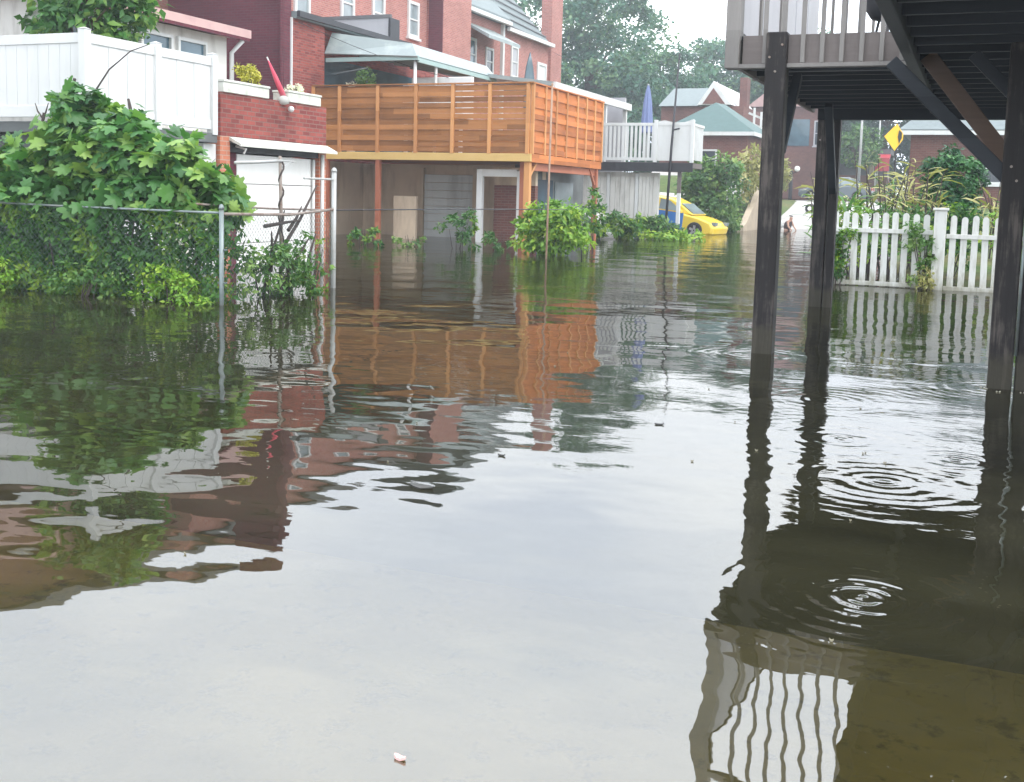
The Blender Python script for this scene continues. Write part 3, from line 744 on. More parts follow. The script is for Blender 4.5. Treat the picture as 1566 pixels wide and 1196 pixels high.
# garage below the vinyl fence
g1 = thing('garage', 'low garage with white sided door below the white vinyl fence, behind the fig leaves', 'garage', (-11, 13, 0))
box('roof_slab', 'dark_wall', g1, (-17.5, 11.66, 2.0), (-10.96, 14.33, 2.15), .01)
box('wall', 'dark_wall', g1, (-17.5, 11.9, -.6), (-11.2, 12.1, 1.995))
box('wall', 'tan_wall', g1, (-17.5, 12.101, -.6), (-11.25, 14.42, 1.99))
mb = MB()
z = -.4
while z < 1.9: mb.box((-11.245, 12.4, z + .004), (-11.2, 14.1, z + .196)); z += .2
mb.build('door', 'white_paint', g1)
box('pillar', 'white_paint', g1, (-11.24, 12.15, -.6), (-11.06, 12.38, 1.99)); box('pillar', 'white_paint', g1, (-11.24, 14.12, -.6), (-11.06, 14.42, 1.99))

# brick garage with parapet
g2 = thing('brick_garage', 'red brick garage with parapet and a white door, facing the alley beside the vinyl fence', 'garage', (-11, 16, 0))
box('parapet', 'brick_red', g2, (-11.25, 14.46, 2.13), (-11.0, 17.52, 2.80))
mb = MB(); mb.box((-16.5, 14.47, 1.9), (-11.26, 17.5, 2.13)); mb.build('roof_slab', 'concrete', g2)
box('wall', 'brick_brown', g2, (-16.5, 14.47, -.6), (-12.0, 17.5, 1.895))
box('pillar', 'brick_salmon', g2, (-11.28, 14.45, -.6), (-11.0, 14.70, 2.128)); box('pillar', 'brick_salmon', g2, (-11.28, 17.30, -.6), (-11.0, 17.53, 2.128))
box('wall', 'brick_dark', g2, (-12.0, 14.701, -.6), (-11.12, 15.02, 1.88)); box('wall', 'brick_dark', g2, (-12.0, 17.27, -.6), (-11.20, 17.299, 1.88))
mb = MB(); mb.prism([(-11.0, 2.12), (-11.0, 2.06), (-10.78, 1.97), (-10.78, 2.01)], 'y', 14.68, 17.56); cn = mb.build('canopy', 'planter_white', g2)
box('lintel', 'black_iron', g2, (-11.31, 14.701, 1.885), (-11.02, 17.299, 2.02))
mb = MB()
for k in range(5): mb.box((-11.15, 15.03, -.55 + k * .485), (-11.11, 17.26, -.55 + k * .485 + .475))
mb.build('garage_door', 'door_white', g2, bevel=.01)
MB().tube([(-11.0, 14.85, 1.98), (-10.8, 14.85, 1.93), (-10.85, 14.85, 1.86)], .018, 6).build('bracket', 'white_paint', g2)
MB().tube([(-10.97, 17.36, 1.95), (-10.97, 17.36, -.4)], .035, 8).build('downpipe', 'white_paint', g2, smooth=True)
MB().tube([(-11.07, 17.22, 1.86), (-11.07, 17.22, -.4)], .03, 8).build('door_track', 'white_paint', g2, smooth=True)
# planter boxes on the parapet
def planter(y0, y1, lb):
    t = thing('planter_box', lb, 'planter', (-11.12, (y0 + y1) / 2, 2.8), 'planter boxes on the brick parapet')
    mb = MB(); mb.box((-11.29, y0, 2.803), (-10.97, y1, 2.96)); mb.build('box', 'planter_white', t, bevel=.01)
    mb = MB(); mb.box((-11.30, y0 - .01, 2.962), (-10.955, y1 + .01, 3.0)); mb.build('rim', 'planter_white', t, bevel=.008)
planter(14.5, 15.72, 'white concrete planter box holding the yellow bush on the brick parapet')
planter(16.28, 17.3, 'white concrete planter box with small white flowers on the brick parapet')
vine('potted_bush', 'small yellow leaved bush growing in the planter box on the parapet', (-11.12, 15.4, 2.95), (-11.12, 15.38, 3.16), (.16, .34, .20), 700, .07, 'leaf_yellow', 71, 'bush', ncl=24, rcl=.07)
vine('potted_flowers', 'white flowers with green leaves in the second planter box', (-11.12, 16.75, 2.95), (-11.12, 16.7, 3.05), (.12, .32, .09), 260, .06, 'petal_white', 72, 'flowers', ncl=12, rcl=.05)
t = thing('folded_parasol', 'small folded red and pink parasol leaning between the two planter boxes', 'parasol', (-11.1, 16.2, 2.8))
MB().tube([(-11.05, 16.30, 2.82), (-11.12, 16.12, 3.18), (-11.18, 15.98, 3.47)], [.055, .04, .010], 9).build('canopy', 'red_cloth', t, smooth=True)
MB().tube([(-11.0, 16.36, 2.66), (-11.19, 15.96, 3.52)], .012, 6).build('pole', 'white_paint', t)
t = thing('stone_ornament', 'grey and white stone ornament hanging over the parapet under the parasol', 'ornament', (-10.98, 16.2, 2.8))
MB().lathe([(.03, -.02), (.09, .0), (.11, .05), (.09, .1), (.03, .13)], (-10.98, 16.14, 2.76), 10).build('bowl', 'concrete', t, smooth=True)
MB().lathe([(.01, -.05), (.045, -.035), (.055, .0), (.04, .035), (.01, .05)], (-10.92, 16.28, 2.68), 10).build('head', 'white_paint', t, smooth=True)
# sunroom on the terrace
t = thing('sunroom', 'grey sunroom with pink edged roof on the terrace behind the vinyl fence', 'sunroom', (-14, 16, 2.15))
box('wall', 'siding_old', t, (-17.5, 14.0, 2.16), (-14.0, 18.6, 4.28))
mb = MB(); mb.prism([(-18.0, 4.62), (-18.0, 4.78), (-13.66, 4.46), (-13.66, 4.30)], 'y', 13.6, 18.95); mb.build('roof', 'roof_pink', t)
box('fascia', 'brick_dark', t, (-13.69, 13.62, 4.235), (-13.66, 18.9, 4.298))
for yy in (14.5, 15.5, 16.5, 17.5): window(t, 'x+', -14.0, yy, 3.0, .86, 1.1, .06, 'white_paint', 'glass_blue', 0)
MB().tube([(-13.72, 18.75, 4.24), (-13.95, 18.7, 4.0), (-13.95, 18.7, 2.2)], .045, 8).build('downpipe', 'white_paint', t, smooth=True)
# neighbour's porch far left
t = thing('porch', 'brown porch with grey canopy roof and white hand rail at the upper left edge', 'porch', (-16, 16, 2.1))
box('wall', 'brick_brown', t, (-24, 19.0, 1.5), (-17.6, 19.3, 5.4))
box('platform', 'tan_wall', t, (-19, 14.6, 2.0), (-14.9, 19.0, 3.05))
mb = MB(); mb.prism([(-19.0, 4.9), (-19.0, 5.0), (-15.2, 4.6), (-15.0, 4.5), (-15.0, 4.42), (-15.2, 4.45)], 'y', 15.0, 18.9); mb.build('canopy', 'grey_panel', t)
for yy in (15.1, 16.7): MB().tube([(-15.15, yy, 3.06), (-15.15, yy, 4.5)], .035, 6).build('post', 'white_paint', t)
box('hand_rail', 'white_paint', t, (-15.2, 15.1, 3.88), (-15.12, 18.7, 3.95))
for k in range(3): box('window', 'glass', t, (-18.6 + k * 1.0, 18.93, 3.4), (-17.9 + k * 1.0, 18.997, 4.3))
tree('terrace_tree', 'leafy green tree in front of the sunroom, behind the white vinyl fence', (-13.3, 13.8, 2.16), (-13.35, 14.2, 4.15), (1.05, .8, 1.05), 70, .28, 3600, .19, 'leaf_fig', 81, 'oval', .07, shell=.3)

# ------------------------------------------------------------------ wooden deck with slatted privacy screen
W = thing('wooden_deck', 'new orange brown wooden deck with slatted privacy walls standing over the water', 'deck', (-11, 27.55, 0))
DX, DY, DZ0, DZ1, DXL, DYB = -11.0, 27.55, 2.22, 4.30, -17.75, 33.5
box('floor', 'deck_y_lit', W, (DXL, DY + .08, DZ0 + .05), (DX - .08, DYB, DZ0 + .2))
box('rim_beam', 'deck_beam', W, (DXL, DY - .03, DZ0), (DX + .015, DY + .06, DZ0 + .21), .006)
box('rim_beam', 'deck_y_lit', W, (DX - .05, DY + .061, DZ0 - .015), (DX + .02, DYB, DZ0 + .21), .006)
# front slats per bay
fx = [-17.72, -16.85, -15.62, -14.42, -13.30, -12.2, -11.10]
for a, b in zip(fx, fx[1:]):
    mb = MB(); z = DZ0 + .235
    while z < DZ1 - .06:
        hh = .142 if not (a > -15.0 and rnd.random() < .75) else .124
        if a < -15.7: hh = .148
        dz = rnd.uniform(-.003, .003)
        st = .022 * (int((z - DZ0) / .149 + .5) % 2); mb.box((a + .05, DY - .012 + st - rnd.uniform(.0, .006), z + dz), (b - .004, DY + .010 + st, min(z + hh + dz + .004, DZ1 - .04))); z += .149
    mb.build('slat_panel', 'deck_x_shaded', W)
# side slats
sy = [27.62, 28.5, 29.35, 30.2, 31.1, 31.9, 32.7, 33.46]
for a, b in zip(sy, sy[1:]):
    mb = MB(); z = DZ0 + .235
    while z < DZ1 - .06:
        hh = .142
        st = .034 * (int((z - DZ0) / .149 + .5) % 2); mb.box((DX - .012 - st, a + .05, z), (DX + .024 - st + rnd.uniform(0, .008), b - .004, min(z + hh + .003, DZ1 - .04))); z += .149
    mb.build('slat_panel', 'deck_y_lit', W)
for i, x in enumerate(fx): box('stile', 'deck_post', W, (x - .048, DY - .045, DZ0 + .2), (x + .048, DY + .05, DZ1 - .02), .004)
for i, y in enumerate(sy): box('stile', 'deck_post', W, (DX - .04, y - .045, DZ0 + .2), (DX + .05, y + .045, DZ1 - .02), .004)
box('cap_rail', 'deck_x_shaded', W, (DXL, DY - .06, DZ1 - .038), (DX + .06, DY + .08, DZ1), .004)
box('cap_rail', 'deck_y_lit', W, (DX - .08, DY + .081, DZ1 - .038), (DX + .06, DYB + .03, DZ1), .004)
box('slat_panel', 'deck_x_shaded', W, (DXL, DYB, DZ0 + .2), (DX, DYB + .03, DZ0 + 1.2))
for x, y, mt, wd in ((-15.62, 27.62, 'red_post', .13), (-11.12, 27.68, 'deck_post', .16), (-11.35, 27.9, 'red_post', .13), (-11.1, 33.3, 'red_post', .14), (-17.3, 27.62, 'red_post', .13)):
    box('post', mt, W, (x - wd / 2, y - wd / 2, -.6), (x + wd / 2, y + wd / 2, DZ0 + .04), .006)
box('beam', 'red_post', W, (DX - .32, DY + .5, DZ0 - .22), (DX - .10, DYB, DZ0 - .02))
MB().bar((-11.1, 27.78, DZ0 - .35), (-11.1, 28.2, DZ0 - .02), .07, .07).build('brace', 'deck_post', W)
MB().bar((-11.1, 33.2, DZ0 - .5), (-11.1, 32.7, DZ0 - .02), .07, .07).build('brace', 'red_post', W)
# lower storey under the deck
U = thing('basement_storey', 'shaded lower storey under the wooden deck with grey garage door', 'building', (-14, 29.3, 0))
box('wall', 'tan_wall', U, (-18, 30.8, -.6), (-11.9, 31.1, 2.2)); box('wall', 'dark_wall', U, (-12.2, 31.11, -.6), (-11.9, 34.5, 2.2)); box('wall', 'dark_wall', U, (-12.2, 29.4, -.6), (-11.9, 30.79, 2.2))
box('wall', 'tan_wall', U, (-18.2, 18, -.6), (-17.95, 30.79, 2.2))
box('partition', 'tan_wall', U, (-15.5, 28.3, -.6), (-14.78, 28.42, 1.22), .01)
mb = MB(); z = -.5
while z < 1.9: mb.box((-15.75, 30.73, z + .005), (-14.1, 30.78, z + .235)); z += .24
mb.build('garage_door', 'grey_door', U, bevel=.008)
box('door_jamb', 'tan_wall', U, (-16.0, 30.65, -.6), (-15.76, 30.798, 2.1)); box('door_jamb', 'tan_wall', U, (-14.09, 30.65, -.6), (-13.95, 30.798, 2.1))
box('window', 'glass_blue', U, (-11.897, 30.2, .2), (-11.86, 31.6, 1.8)); box('window', 'glass_light', U, (-11.897, 31.8, .2), (-11.86, 33.4, 1.75))
t = thing('door_frame', 'white door frame standing under the wooden deck in front of a brick wall', 'door frame', (-12.1, 28.2, 0))
box('jamb', 'white_paint', t, (-12.80, 28.1, -.6), (-12.63, 28.24, 2.02), .006); box('jamb', 'white_paint', t, (-11.60, 28.1, -.6), (-11.45, 28.24, 1.98), .006)
box('head', 'white_paint', t, (-12.629, 28.1, 1.82), (-11.601, 28.24, 2.02), .006)
t = thing('brick_wall', 'brick wall seen through the white door frame', 'wall', (-12.1, 29.2, 0))
box('masonry', 'brick_brown', t, (-12.7, 29.1, -.6), (-11.45, 29.3, 1.6)); box('upper_panel', 'tan_wall', t, (-12.7, 29.12, 1.601), (-11.45, 29.28, 2.1))
# terrace furniture seen over the cap rail
t = thing('topiary_ball', 'round clipped green topiary behind the deck screen below the awning', 'plant', (-16.6, 28.6, 2.42))
MB().tube([(-16.6, 28.6, 2.43), (-16.6, 28.6, 4.2)], .04, 7).build('stem', 'bark', t)
P, O, T = clump_pts((-16.6, 28.6, 4.55), (.30, .30, .30), 40, .09, 1500, 5, .5)
leaf_mesh('foliage', 'leaf_mid', t, P, .07, 'oval', 5, O, tint=T)
t = thing('potted_flowers', 'white flower pot beside the clipped topiary ball', 'flowers', (-17.1, 28.6, 2.42))
MB().lathe([(.12, 0), (.16, .9), (.14, 1.9)], (-17.1, 28.6, 2.43), 10).build('pot', 'planter_white', t)
P, O, T = clump_pts((-17.1, 28.6, 4.40), (.14, .14, .10), 10, .06, 120, 6, .3)
leaf_mesh('flowers', 'petal_white', t, P, .08, 'oval', 6, O)
t = thing('patio_sofa', 'white patio bench with back cushions under the awning post', 'bench', (-14.9, 29.6, 2.42))
box('seat', 'white_paint', t, (-15.9, 29.4, 3.5), (-13.9, 30.2, 3.95), .02); box('backrest', 'white_paint', t, (-15.9, 30.05, 3.951), (-13.9, 30.2, 4.75), .03)
for x in (-15.85, -13.98): box('armrest', 'white_paint', t, (x, 29.42, 3.955), (x + .08, 30.04, 4.5), .01)
for x in (-15.8, -14.0): box('leg', 'white_paint', t, (x - .04, 29.5, 2.43), (x + .04, 29.6, 3.49))

# white deck further up the alley
W2 = thing('white_deck', 'raised deck with white baluster railing on grey beams beside the wooden deck', 'deck', (-11, 38, 0))
box('floor', 'grey_rim', W2, (-13.2, 38.05, 2.42), (-9.2, 39.6, 2.60)); box('rim_beam', 'black_iron', W2, (-13.2, 37.98, 2.28), (-9.15, 38.045, 2.58))
rl = box('railing', 'white_paint', W2, (-12.6, 37.97, 3.86), (-9.15, 38.04, 3.96), .006)
box('bottom_rail', 'white_paint', W2, (-12.6, 37.975, 2.66), (-9.15, 38.035, 2.76))
x = -12.5
while x < -10.5:
    MB().box((x, 37.985, 2.761), (x + .085, 38.025, 3.859)).build('baluster', 'white_paint', None).parent = rl; x += .155
for c in rl.children:
    for v in c.data.vertices: v.co -= Vector((-11, 38, 0))
mb = MB(); mb.prism([(-10.5, 2.761), (-9.17, 2.761), (-9.17, 4.08), (-9.5, 3.98), (-9.85, 3.97), (-10.2, 4.05), (-10.5, 3.99)], 'y', 37.985, 38.025); mb.build('solid_panel', 'white_paint', W2)
for x in (-12.6, -10.5, -9.2): box('rail_post', 'white_paint', W2, (x - .06, 37.94, 2.6), (x + .06, 38.06, 4.06), .006)
mb = MB(); mb.box((-9.24, 38.1, 3.86), (-9.16, 39.6, 3.95)); mb.build('side_rail', 'white_paint', W2)
mb = MB()
for k in range(8): mb.box((-9.22, 38.2 + k * .175, 2.7), (-9.18, 38.28 + k * .175, 3.859))
mb.build('side_balusters', 'white_paint', W2)
box('post', 'white_paint', W2, (-9.70, 38.1, -.6), (-9.58, 38.22, 1.55)); box('post', 'grey_rim', W2, (-9.70, 38.10, 1.551), (-9.58, 38.22, 2.41))
t = thing('garage', 'pale grey stained garage wall with panels under the white deck', 'garage', (-12, 38.3, 0))
box('wall', 'siding_old', t, (-13.6, 38.4, -.6), (-10.45, 38.6, 2.25));
for a, b in ((-13.5, -12.35), (-12.2, -11.3), (-11.15, -10.5)):
    mb = MB()
    n = 5
    for k in range(n): mb.box((a + (b - a) * k / n + .006, 38.36, -.3), (a + (b - a) * (k + 1) / n - .006, 38.398, 2.1))
    mb.build('door_panel', 'siding_old', t)
for x in (-12.28, -11.22): box('trim', 'white_paint', t, (x - .06, 38.34, -.5), (x + .06, 38.399, 2.2))
t = thing('garden_umbrella', 'closed blue garden umbrella standing on the white deck', 'umbrella', (-11.12, 39.0, 2.6))
MB().tube([(-11.12, 39.0, 2.6), (-11.12, 39.0, 5.4)], .03, 8).build('pole', 'pole_metal', t)
mb = MB(); prof = [(.03, 5.35), (.08, 5.1), (.13, 4.7), (.17, 4.1), (.19, 3.7), (.14, 3.66)]
n = 16; vs = []; fs = []
for i, (r_, z) in enumerate(prof):
    vs += [(-11.12 + r_ * (1 + .22 * (k % 2)) * math.cos(6.283 * k / n), 39.0 + r_ * (1 + .22 * (k % 2)) * math.sin(6.283 * k / n), z) for k in range(n)]
    if i: fs += [((i - 1) * n + k, (i - 1) * n + (k + 1) % n, i * n + (k + 1) % n, i * n + k) for k in range(n)]
mb.add(vs, fs); mb.build('canopy', 'blue_cloth', t)
t = thing('utility_pole', 'thin dark leaning pole rising in front of the white deck railing', 'pole', (-9.9, 37.8, 0))
MB().tube([(-10.0, 37.8, -.5), (-9.88, 37.8, 3), (-9.72, 37.8, 6.3)], [.05, .045, .025], 8).build('shaft', 'black_iron', t, smooth=True)
MB().tube([(-9.85, 37.8, 3.7), (-9.6, 37.75, 3.75)], .03, 6).build('bracket', 'black_iron', t)
t = thing('porch_roof', 'pale green metal porch roof on white posts behind the end of the wooden deck', 'porch', (-14, 38, 2.6))
mb = MB(); mb.prism([(-17.5, 5.45), (-17.5, 5.56), (-12.7, 4.95), (-12.7, 4.82)], 'y', 33.6, 42.0); mb.build('roof', 'awning', t)
box('fascia', 'white_paint', t, (-12.72, 33.6, 4.70), (-12.62, 42.05, 4.95))
for y in (36.5, 39.2, 41.7): box('post', 'white_paint', t, (-12.85, y - .07, 2.61), (-12.71, y + .07, 4.72))
box('wall', 'grey_panel', t, (-17.4, 43, 2.0), (-13.2, 43.2, 5.3))

# ------------------------------------------------------------------ awning over the wooden deck
t = thing('patio_awning', 'large pale metal awning with green underside over the wooden deck', 'awning', (-16, 29, 2.4))
mb = MB()
A = [(-18.0, 28.55, 5.33), (-14.95, 28.55, 5.18), (-14.95, 34.2, 5.18), (-18.0, 34.2, 5.9), (-18.0, 28.95, 5.98), (-15.35, 29.0, 5.60), (-15.3, 34.2, 5.55)]
mb.add(A, [(0, 1, 5, 4), (1, 2, 6, 5), (4, 5, 6, 3)]); o = mb.build('canopy', 'awning', t)
md = o.modifiers.new('thick', 'SOLIDIFY'); md.thickness = .04
mb = MB(); mb.box((-17.99, 28.6, 5.08), (-14.93, 28.66, 5.2)); mb.box((-14.99, 28.661, 5.02), (-14.93, 34.2, 5.14)); mb.build('valance', 'awning_under', t)
for k in range(5): MB().bar((-17.9, 29.3 + k * 1.1, 5.5), (-15.02, 29.3 + k * 1.1, 5.1), .05, .09).build('rafter', 'awning_under', t)
for x, y in ((-15.1, 28.75), (-15.02, 29.9), (-15.1, 34.0)): MB().tube([(x, y, 2.43), (x, y, 5.1)], .05, 8).build('post', 'white_paint', t, smooth=True)
# ------------------------------------------------------------------ row houses
H = thing('row_house', 'dark purple brick row house with tall party wall above the brick garage', 'house', (-22, 20, 0))
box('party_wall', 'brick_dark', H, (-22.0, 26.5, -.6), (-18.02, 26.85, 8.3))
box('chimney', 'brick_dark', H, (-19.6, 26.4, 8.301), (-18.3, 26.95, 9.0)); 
box('wall', 'brick_brown', H, (-32, 4, -.6), (-22.001, 27.3, 9.2))
box('eave', 'roof_grey', H, (-32.1, 3.9, 9.201), (-21.5, 26.3, 9.55))
for y in (8, 12, 16, 20, 24): window(H, 'x+', -22.0, y, 5.6, 1.1, 1.6)
MB().tube([(-18.05, 26.42, 8.6), (-18.05, 26.42, 2)], .06, 8).build('downpipe', 'brick_dark', H)
H2 = thing('row_house', 'red brick row house with flat roofed extension behind the wooden deck awning', 'house', (-22, 33, 0))
box('extension_wall', 'brick_red', H2, (-22.0, 26.86, -.6), (-18.0, 28.55, 6.12))
box('extension_wall', 'brick_red', H2, (-22.0, 28.551, -.6), (-18.3, 38.2, 6.1))
box('opening', 'glass_blue', H2, (-18.298, 28.7, 2.5), (-18.25, 38.0, 5.25))  # dark sheet standing in for the shaded void under the awning
mb = MB(); mb.prism([(-22.0, 6.6), (-22.0, 6.42), (-17.85, 6.08), (-17.78, 6.26)], 'y', 26.87, 33.5); mb.build('extension_roof', 'slate', H2)
box('roof_edge', 'black_iron', H2, (-17.84, 26.86, 6.12), (-17.74, 33.5, 6.28))
box('wall', 'brick_pink', H2, (-32, 27.31, -.6), (-22.01, 42.9, 9.7)); box('roof', 'roof_grey', H2, (-32, 27.4, 9.701), (-21.75, 42.95, 9.95))
box('corner_trim', 'white_paint', H2, (-18.03, 26.80, 2.2), (-17.97, 26.858, 6.1))
for y, z in ((33.4, 7.3), (36.4, 7.5), (38.7, 7.5), (41.6, 7.7)): window(H2, 'x+', -22.0, y, z, .95, 1.45, .12, 'white_paint', 'glass_light')
box('roof_railing', 'roof_grey', H2, (-21.6, 32.3, 6.93), (-17.9, 32.42, 7.04)); box('railing_panel', 'grey_panel', H2, (-21.55, 32.33, 6.3), (-17.96, 32.39, 6.929))
box('railing_end', 'black_iron', H2, (-17.955, 32.28, 6.2), (-17.88, 32.9, 6.929))
box('extension_wall', 'brick_pink', H2, (-22.0, 38.21, -.6), (-19.9, 42.9, 6.25))
H3 = thing('row_house', 'pink brick row house with wide pier and small window awning, left of the slate roof', 'house', (-22, 48, 0))
box('pier', 'brick_pink', H3, (-22.6, 42.91, -.6), (-21.3, 45.8, 9.9)); box('pier', 'brick_dark', H3, (-21.9, 42.85, 2), (-21.25, 42.905, 9.9))  # thin dark brick layer paints the shade on the pier's south side
box('wall', 'brick_pink', H3, (-32, 45.81, -.6), (-22.0, 51.0, 9.6))
mb = MB(); mb.prism([(-32, 9.7), (-21.6, 9.65), (-21.6, 9.85), (-23, 11.2), (-32, 11.2)], 'y', 45.82, 51.0); mb.build('roof', 'slate', H3)
box('gutter', 'white_paint', H3, (-21.7, 45.82, 9.55), (-21.5, 51.05, 9.72))
box('downpipe', 'white_paint', H3, (-22.0, 50.75, 2), (-21.85, 50.95, 9.6))
window(H3, 'x+', -22.0, 47.2, 7.0, 1.3, 1.5, .12, 'white_paint', 'glass_blue'); window(H3, 'x+', -22.0, 49.4, 7.0, .9, 1.3, .1)
mb = MB(); mb.prism([(-21.98, 9.15), (-21.98, 9.05), (-20.6, 8.3), (-20.6, 8.45)], 'y', 46.2, 49.9); mb.build('window_awning', 'awning', H3)
H4 = thing('row_house', 'pink brick house with steep grey slate roof and pointed arch window beside the tall chimney', 'house', (-22, 54, 0))
box('wall', 'brick_pink', H4, (-32, 51.01, -.6), (-22.0, 57.3, 9.5))
mb = MB(); mb.add([(-21.7, 51.0, 9.55), (-21.7, 57.2, 9.35), (-24.6, 53.2, 13.6), (-24.6, 50.8, 13.8), (-32, 51, 13.8), (-32, 57.2, 9.4), (-32, 53.2, 13.6)],
                  [(0, 1, 2, 3), (1, 5, 6, 2), (3, 2, 6, 4)]); mb.build('roof', 'slate', H4)
mb = MB()
for k in range(9):
    f = k / 9.5; a = Vector((-21.7, 51.0, 9.55)).lerp(Vector((-24.6, 50.8, 13.8)), f); b = Vector((-21.7, 57.2, 9.35)).lerp(Vector((-24.6, 53.2, 13.6)), f)
    mb.bar(a + Vector((.03, 0, .03)), b + Vector((.03, 0, .03)), .05, .05)
mb.build('slate_course', 'roof_grey', H4)
box('fascia', 'white_paint', H4, (-21.75, 51.0, 9.32), (-21.6, 57.25, 9.5))
window(H4, 'x+', -22.0, 52.5, 7.2, .9, 1.6, .12, 'white_paint', 'grey_panel')
pt = [(53.9, 5.6), (55.3, 5.6), (55.3, 7.2), (55.05, 8.0), (54.6, 8.75), (54.15, 8.0), (53.9, 7.2)]
mb = MB(); mb.prism(pt, 'x', -22.01, -21.95); mb.build('arch_window', 'glass_blue', H4)
window(H4, 'x+', -22.0, 56.3, 6.3, 1.3, 2.1, .14, 'white_paint', 'white_paint')
ch = thing('chimney', 'tall brick chimney stack rising beside the far row house', 'chimney', (-22, 58.4, 0))
MB().box((-22.45, 57.31, -.6), (-21.85, 58.95, 12.3)).build('stack', 'brick_pink', ch); MB().box((-22.55, 57.31, 12.301), (-21.75, 59.05, 12.6)).build('cap', 'concrete', ch)
# ------------------------------------------------------------------ chain link fence
def mesh_panel(mb, p, q, z0, z1, s=.075, r=.0011):
    """diamond wire mesh between two ground points"""
    p, q = Vector((*p, 0)), Vector((*q, 0)); Ln = (q - p).length; d = (q - p) / Ln; hh = z1 - z0
    def at(u, z): return p + d * u + Vector((0, 0, z))
    u = -hh
    while u < Ln:
        for sg in (1, -1):
            a, b = (u, z0), (u + hh, z1)
            if sg < 0: a, b = (u, z1), (u + hh, z0)
            t0 = max(0, -a[0] / hh); t1 = min(1, (Ln - a[0]) / hh)
            if t1 > t0:
                pa = (a[0] + hh * t0, a[1] + (b[1] - a[1]) * t0); pb = (a[0] + hh * t1, a[1] + (b[1] - a[1]) * t1)
                mb.bar(at(*pa), at(*pb), r * 2, r * 2)
        u += s
CF = thing('chain_link_fence', 'rusty galvanised chain link fence along the flooded left yard, full of leaves', 'fence', (-7.75, 10.2, 0))
mb = MB(); mesh_panel(mb, (-11.9, 10.2), (-7.8, 10.2), .0, 1.0); mb.build('wire_mesh', 'wire', CF)
mb = MB(); mesh_panel(mb, (-7.78, 10.28), (-8.0, 12.9), -.02, 1.02); mb.build('wire_mesh', 'wire', CF)
MB().tube([(-12, 10.2, 1.07), (-10.1, 10.2, 1.045), (-7.75, 10.2, 1.03)], .014, 7).build('top_rail', 'grey_metal', CF, smooth=True)
MB().tube([(-7.75, 10.2, 1.02), (-7.85, 11.7, 1.00), (-8.0, 12.93, 1.06)], .018, 7).build('top_rail', 'rust_metal', CF, smooth=True)
MB().tube([(-8.15, 10.25, 1.12), (-8.1, 11.6, 1.07), (-8.0, 12.93, 1.05)], .014, 7).build('top_rail', 'rust_metal', CF, smooth=True)
MB().tube([(-8.0, 12.93, 1.05), (-8.3, 18.0, 1.05), (-8.4, 24.5, 1.03)], .009, 6).build('top_rail', 'black_iron', CF, smooth=True)
for x, y, h, r_, mt in ((-7.75, 10.2, 1.07, .028, 'grey_metal'), (-8.0, 12.95, 1.56, .034, 'pole_metal'), (-8.4, 24.4, 1.06, .014, 'black_iron')):
    p = MB().tube([(x, y, -.6), (x, y, h)], r_, 10).build('post', mt, CF, smooth=True)
    MB().lathe([(r_ * 1.15, 0), (r_ * 1.15, .02), (r_ * .7, .05), (.004, .06)], (x, y, h), 10).build('cap', mt, CF, smooth=True)
for z in (.25, .62): MB().tube([(-7.80, 10.2, z), (-7.70, 10.2, z), (-7.71, 10.24, z)], .012, 5).build('tension_band', 'grey_metal', CF)
MB().tube([(-8.0, 12.93, 1.46), (-8.05, 12.3, 1.46)], .014, 6).build('gate_bar', 'pole_metal', CF)
t = thing('iron_post', 'rusty post wound with dead vine, in front of the white garage door', 'post', (-8.0, 11.72, 0))
MB().tube([(-8.0, 11.72, -.6), (-8.0, 11.72, 1.0), (-8.02, 11.72, 1.72)], [.024, .022, .02], 8).build('shaft', 'rust_metal', t, smooth=True)
mb = MB(); mb.tube([(-8.0 + .03 * math.cos(k * .9), 11.72 + .03 * math.sin(k * .9), .3 + k * .045) for k in range(32)], .012, 5); mb.build('dead_vine', 'twig', t)
MB().tube([(-8.0, 11.72, 1.66), (-7.95, 11.1, 1.62), (-7.92, 10.68, 1.60)], .02, 7).build('crossbar', 'pole_metal', t, smooth=True)
MB().tube([(-8.0, 11.72, 1.58), (-8.0, 12.0, 1.66), (-8.0, 11.6, 1.66)], .009, 5).build('wire', 'pole_metal', t)
t = thing('utility_pole', 'tall thin weathered pole standing in the water in front of the wooden deck side', 'pole', (-8.3, 21.9, 0))
MB().tube([(-8.33, 21.9, -.6), (-8.3, 21.9, 3.6)], [.022, .02], 9).build('shaft', 'weathered_pole', t, smooth=True)
MB().lathe([(.026, 0), (.026, .03), (.004, .06)], (-8.3, 21.9, 3.6), 9).build('cap', 'weathered_pole', t)
# dead shrub
t = thing('dead_shrub', 'bare dark branches of a dead shrub in front of the white garage door', 'shrub', (-8.1, 11.6, 0))
rr = random.Random(4); mb = MB()
for a, b, c_ in (((-8.05, 11.35, -.2), (-8.0, 11.5, .55), (-7.95, 11.72, 1.05)), ((-7.95, 11.9, -.2), (-7.97, 11.8, .6), (-8.0, 11.65, 1.0)), ((-7.98, 11.75, .6), (-7.95, 12.1, .95), (-7.93, 12.42, 1.38)),
                ((-7.95, 11.3, .86), (-7.93, 11.7, .90), (-7.92, 12.05, .93)), ((-7.95, 11.8, .8), (-7.95, 12.0, .95), (-7.95, 12.1, 1.1)), ((-8.0, 11.5, .3), (-7.9, 11.4, .6), (-7.85, 11.3, .8)), ((-7.9, 12.1, .1), (-7.9, 12.2, .5), (-7.9, 12.35, .75)), ((-7.95, 11.6, .0), (-7.9, 11.9, .45), (-7.9, 12.2, .7))):
    mb.tube([a, Vector(a).lerp(Vector(c_), .5) * .4 + Vector(b) * .6, c_], [.026, .02, .008], 6)
mb.build('branches', 'twig', t)
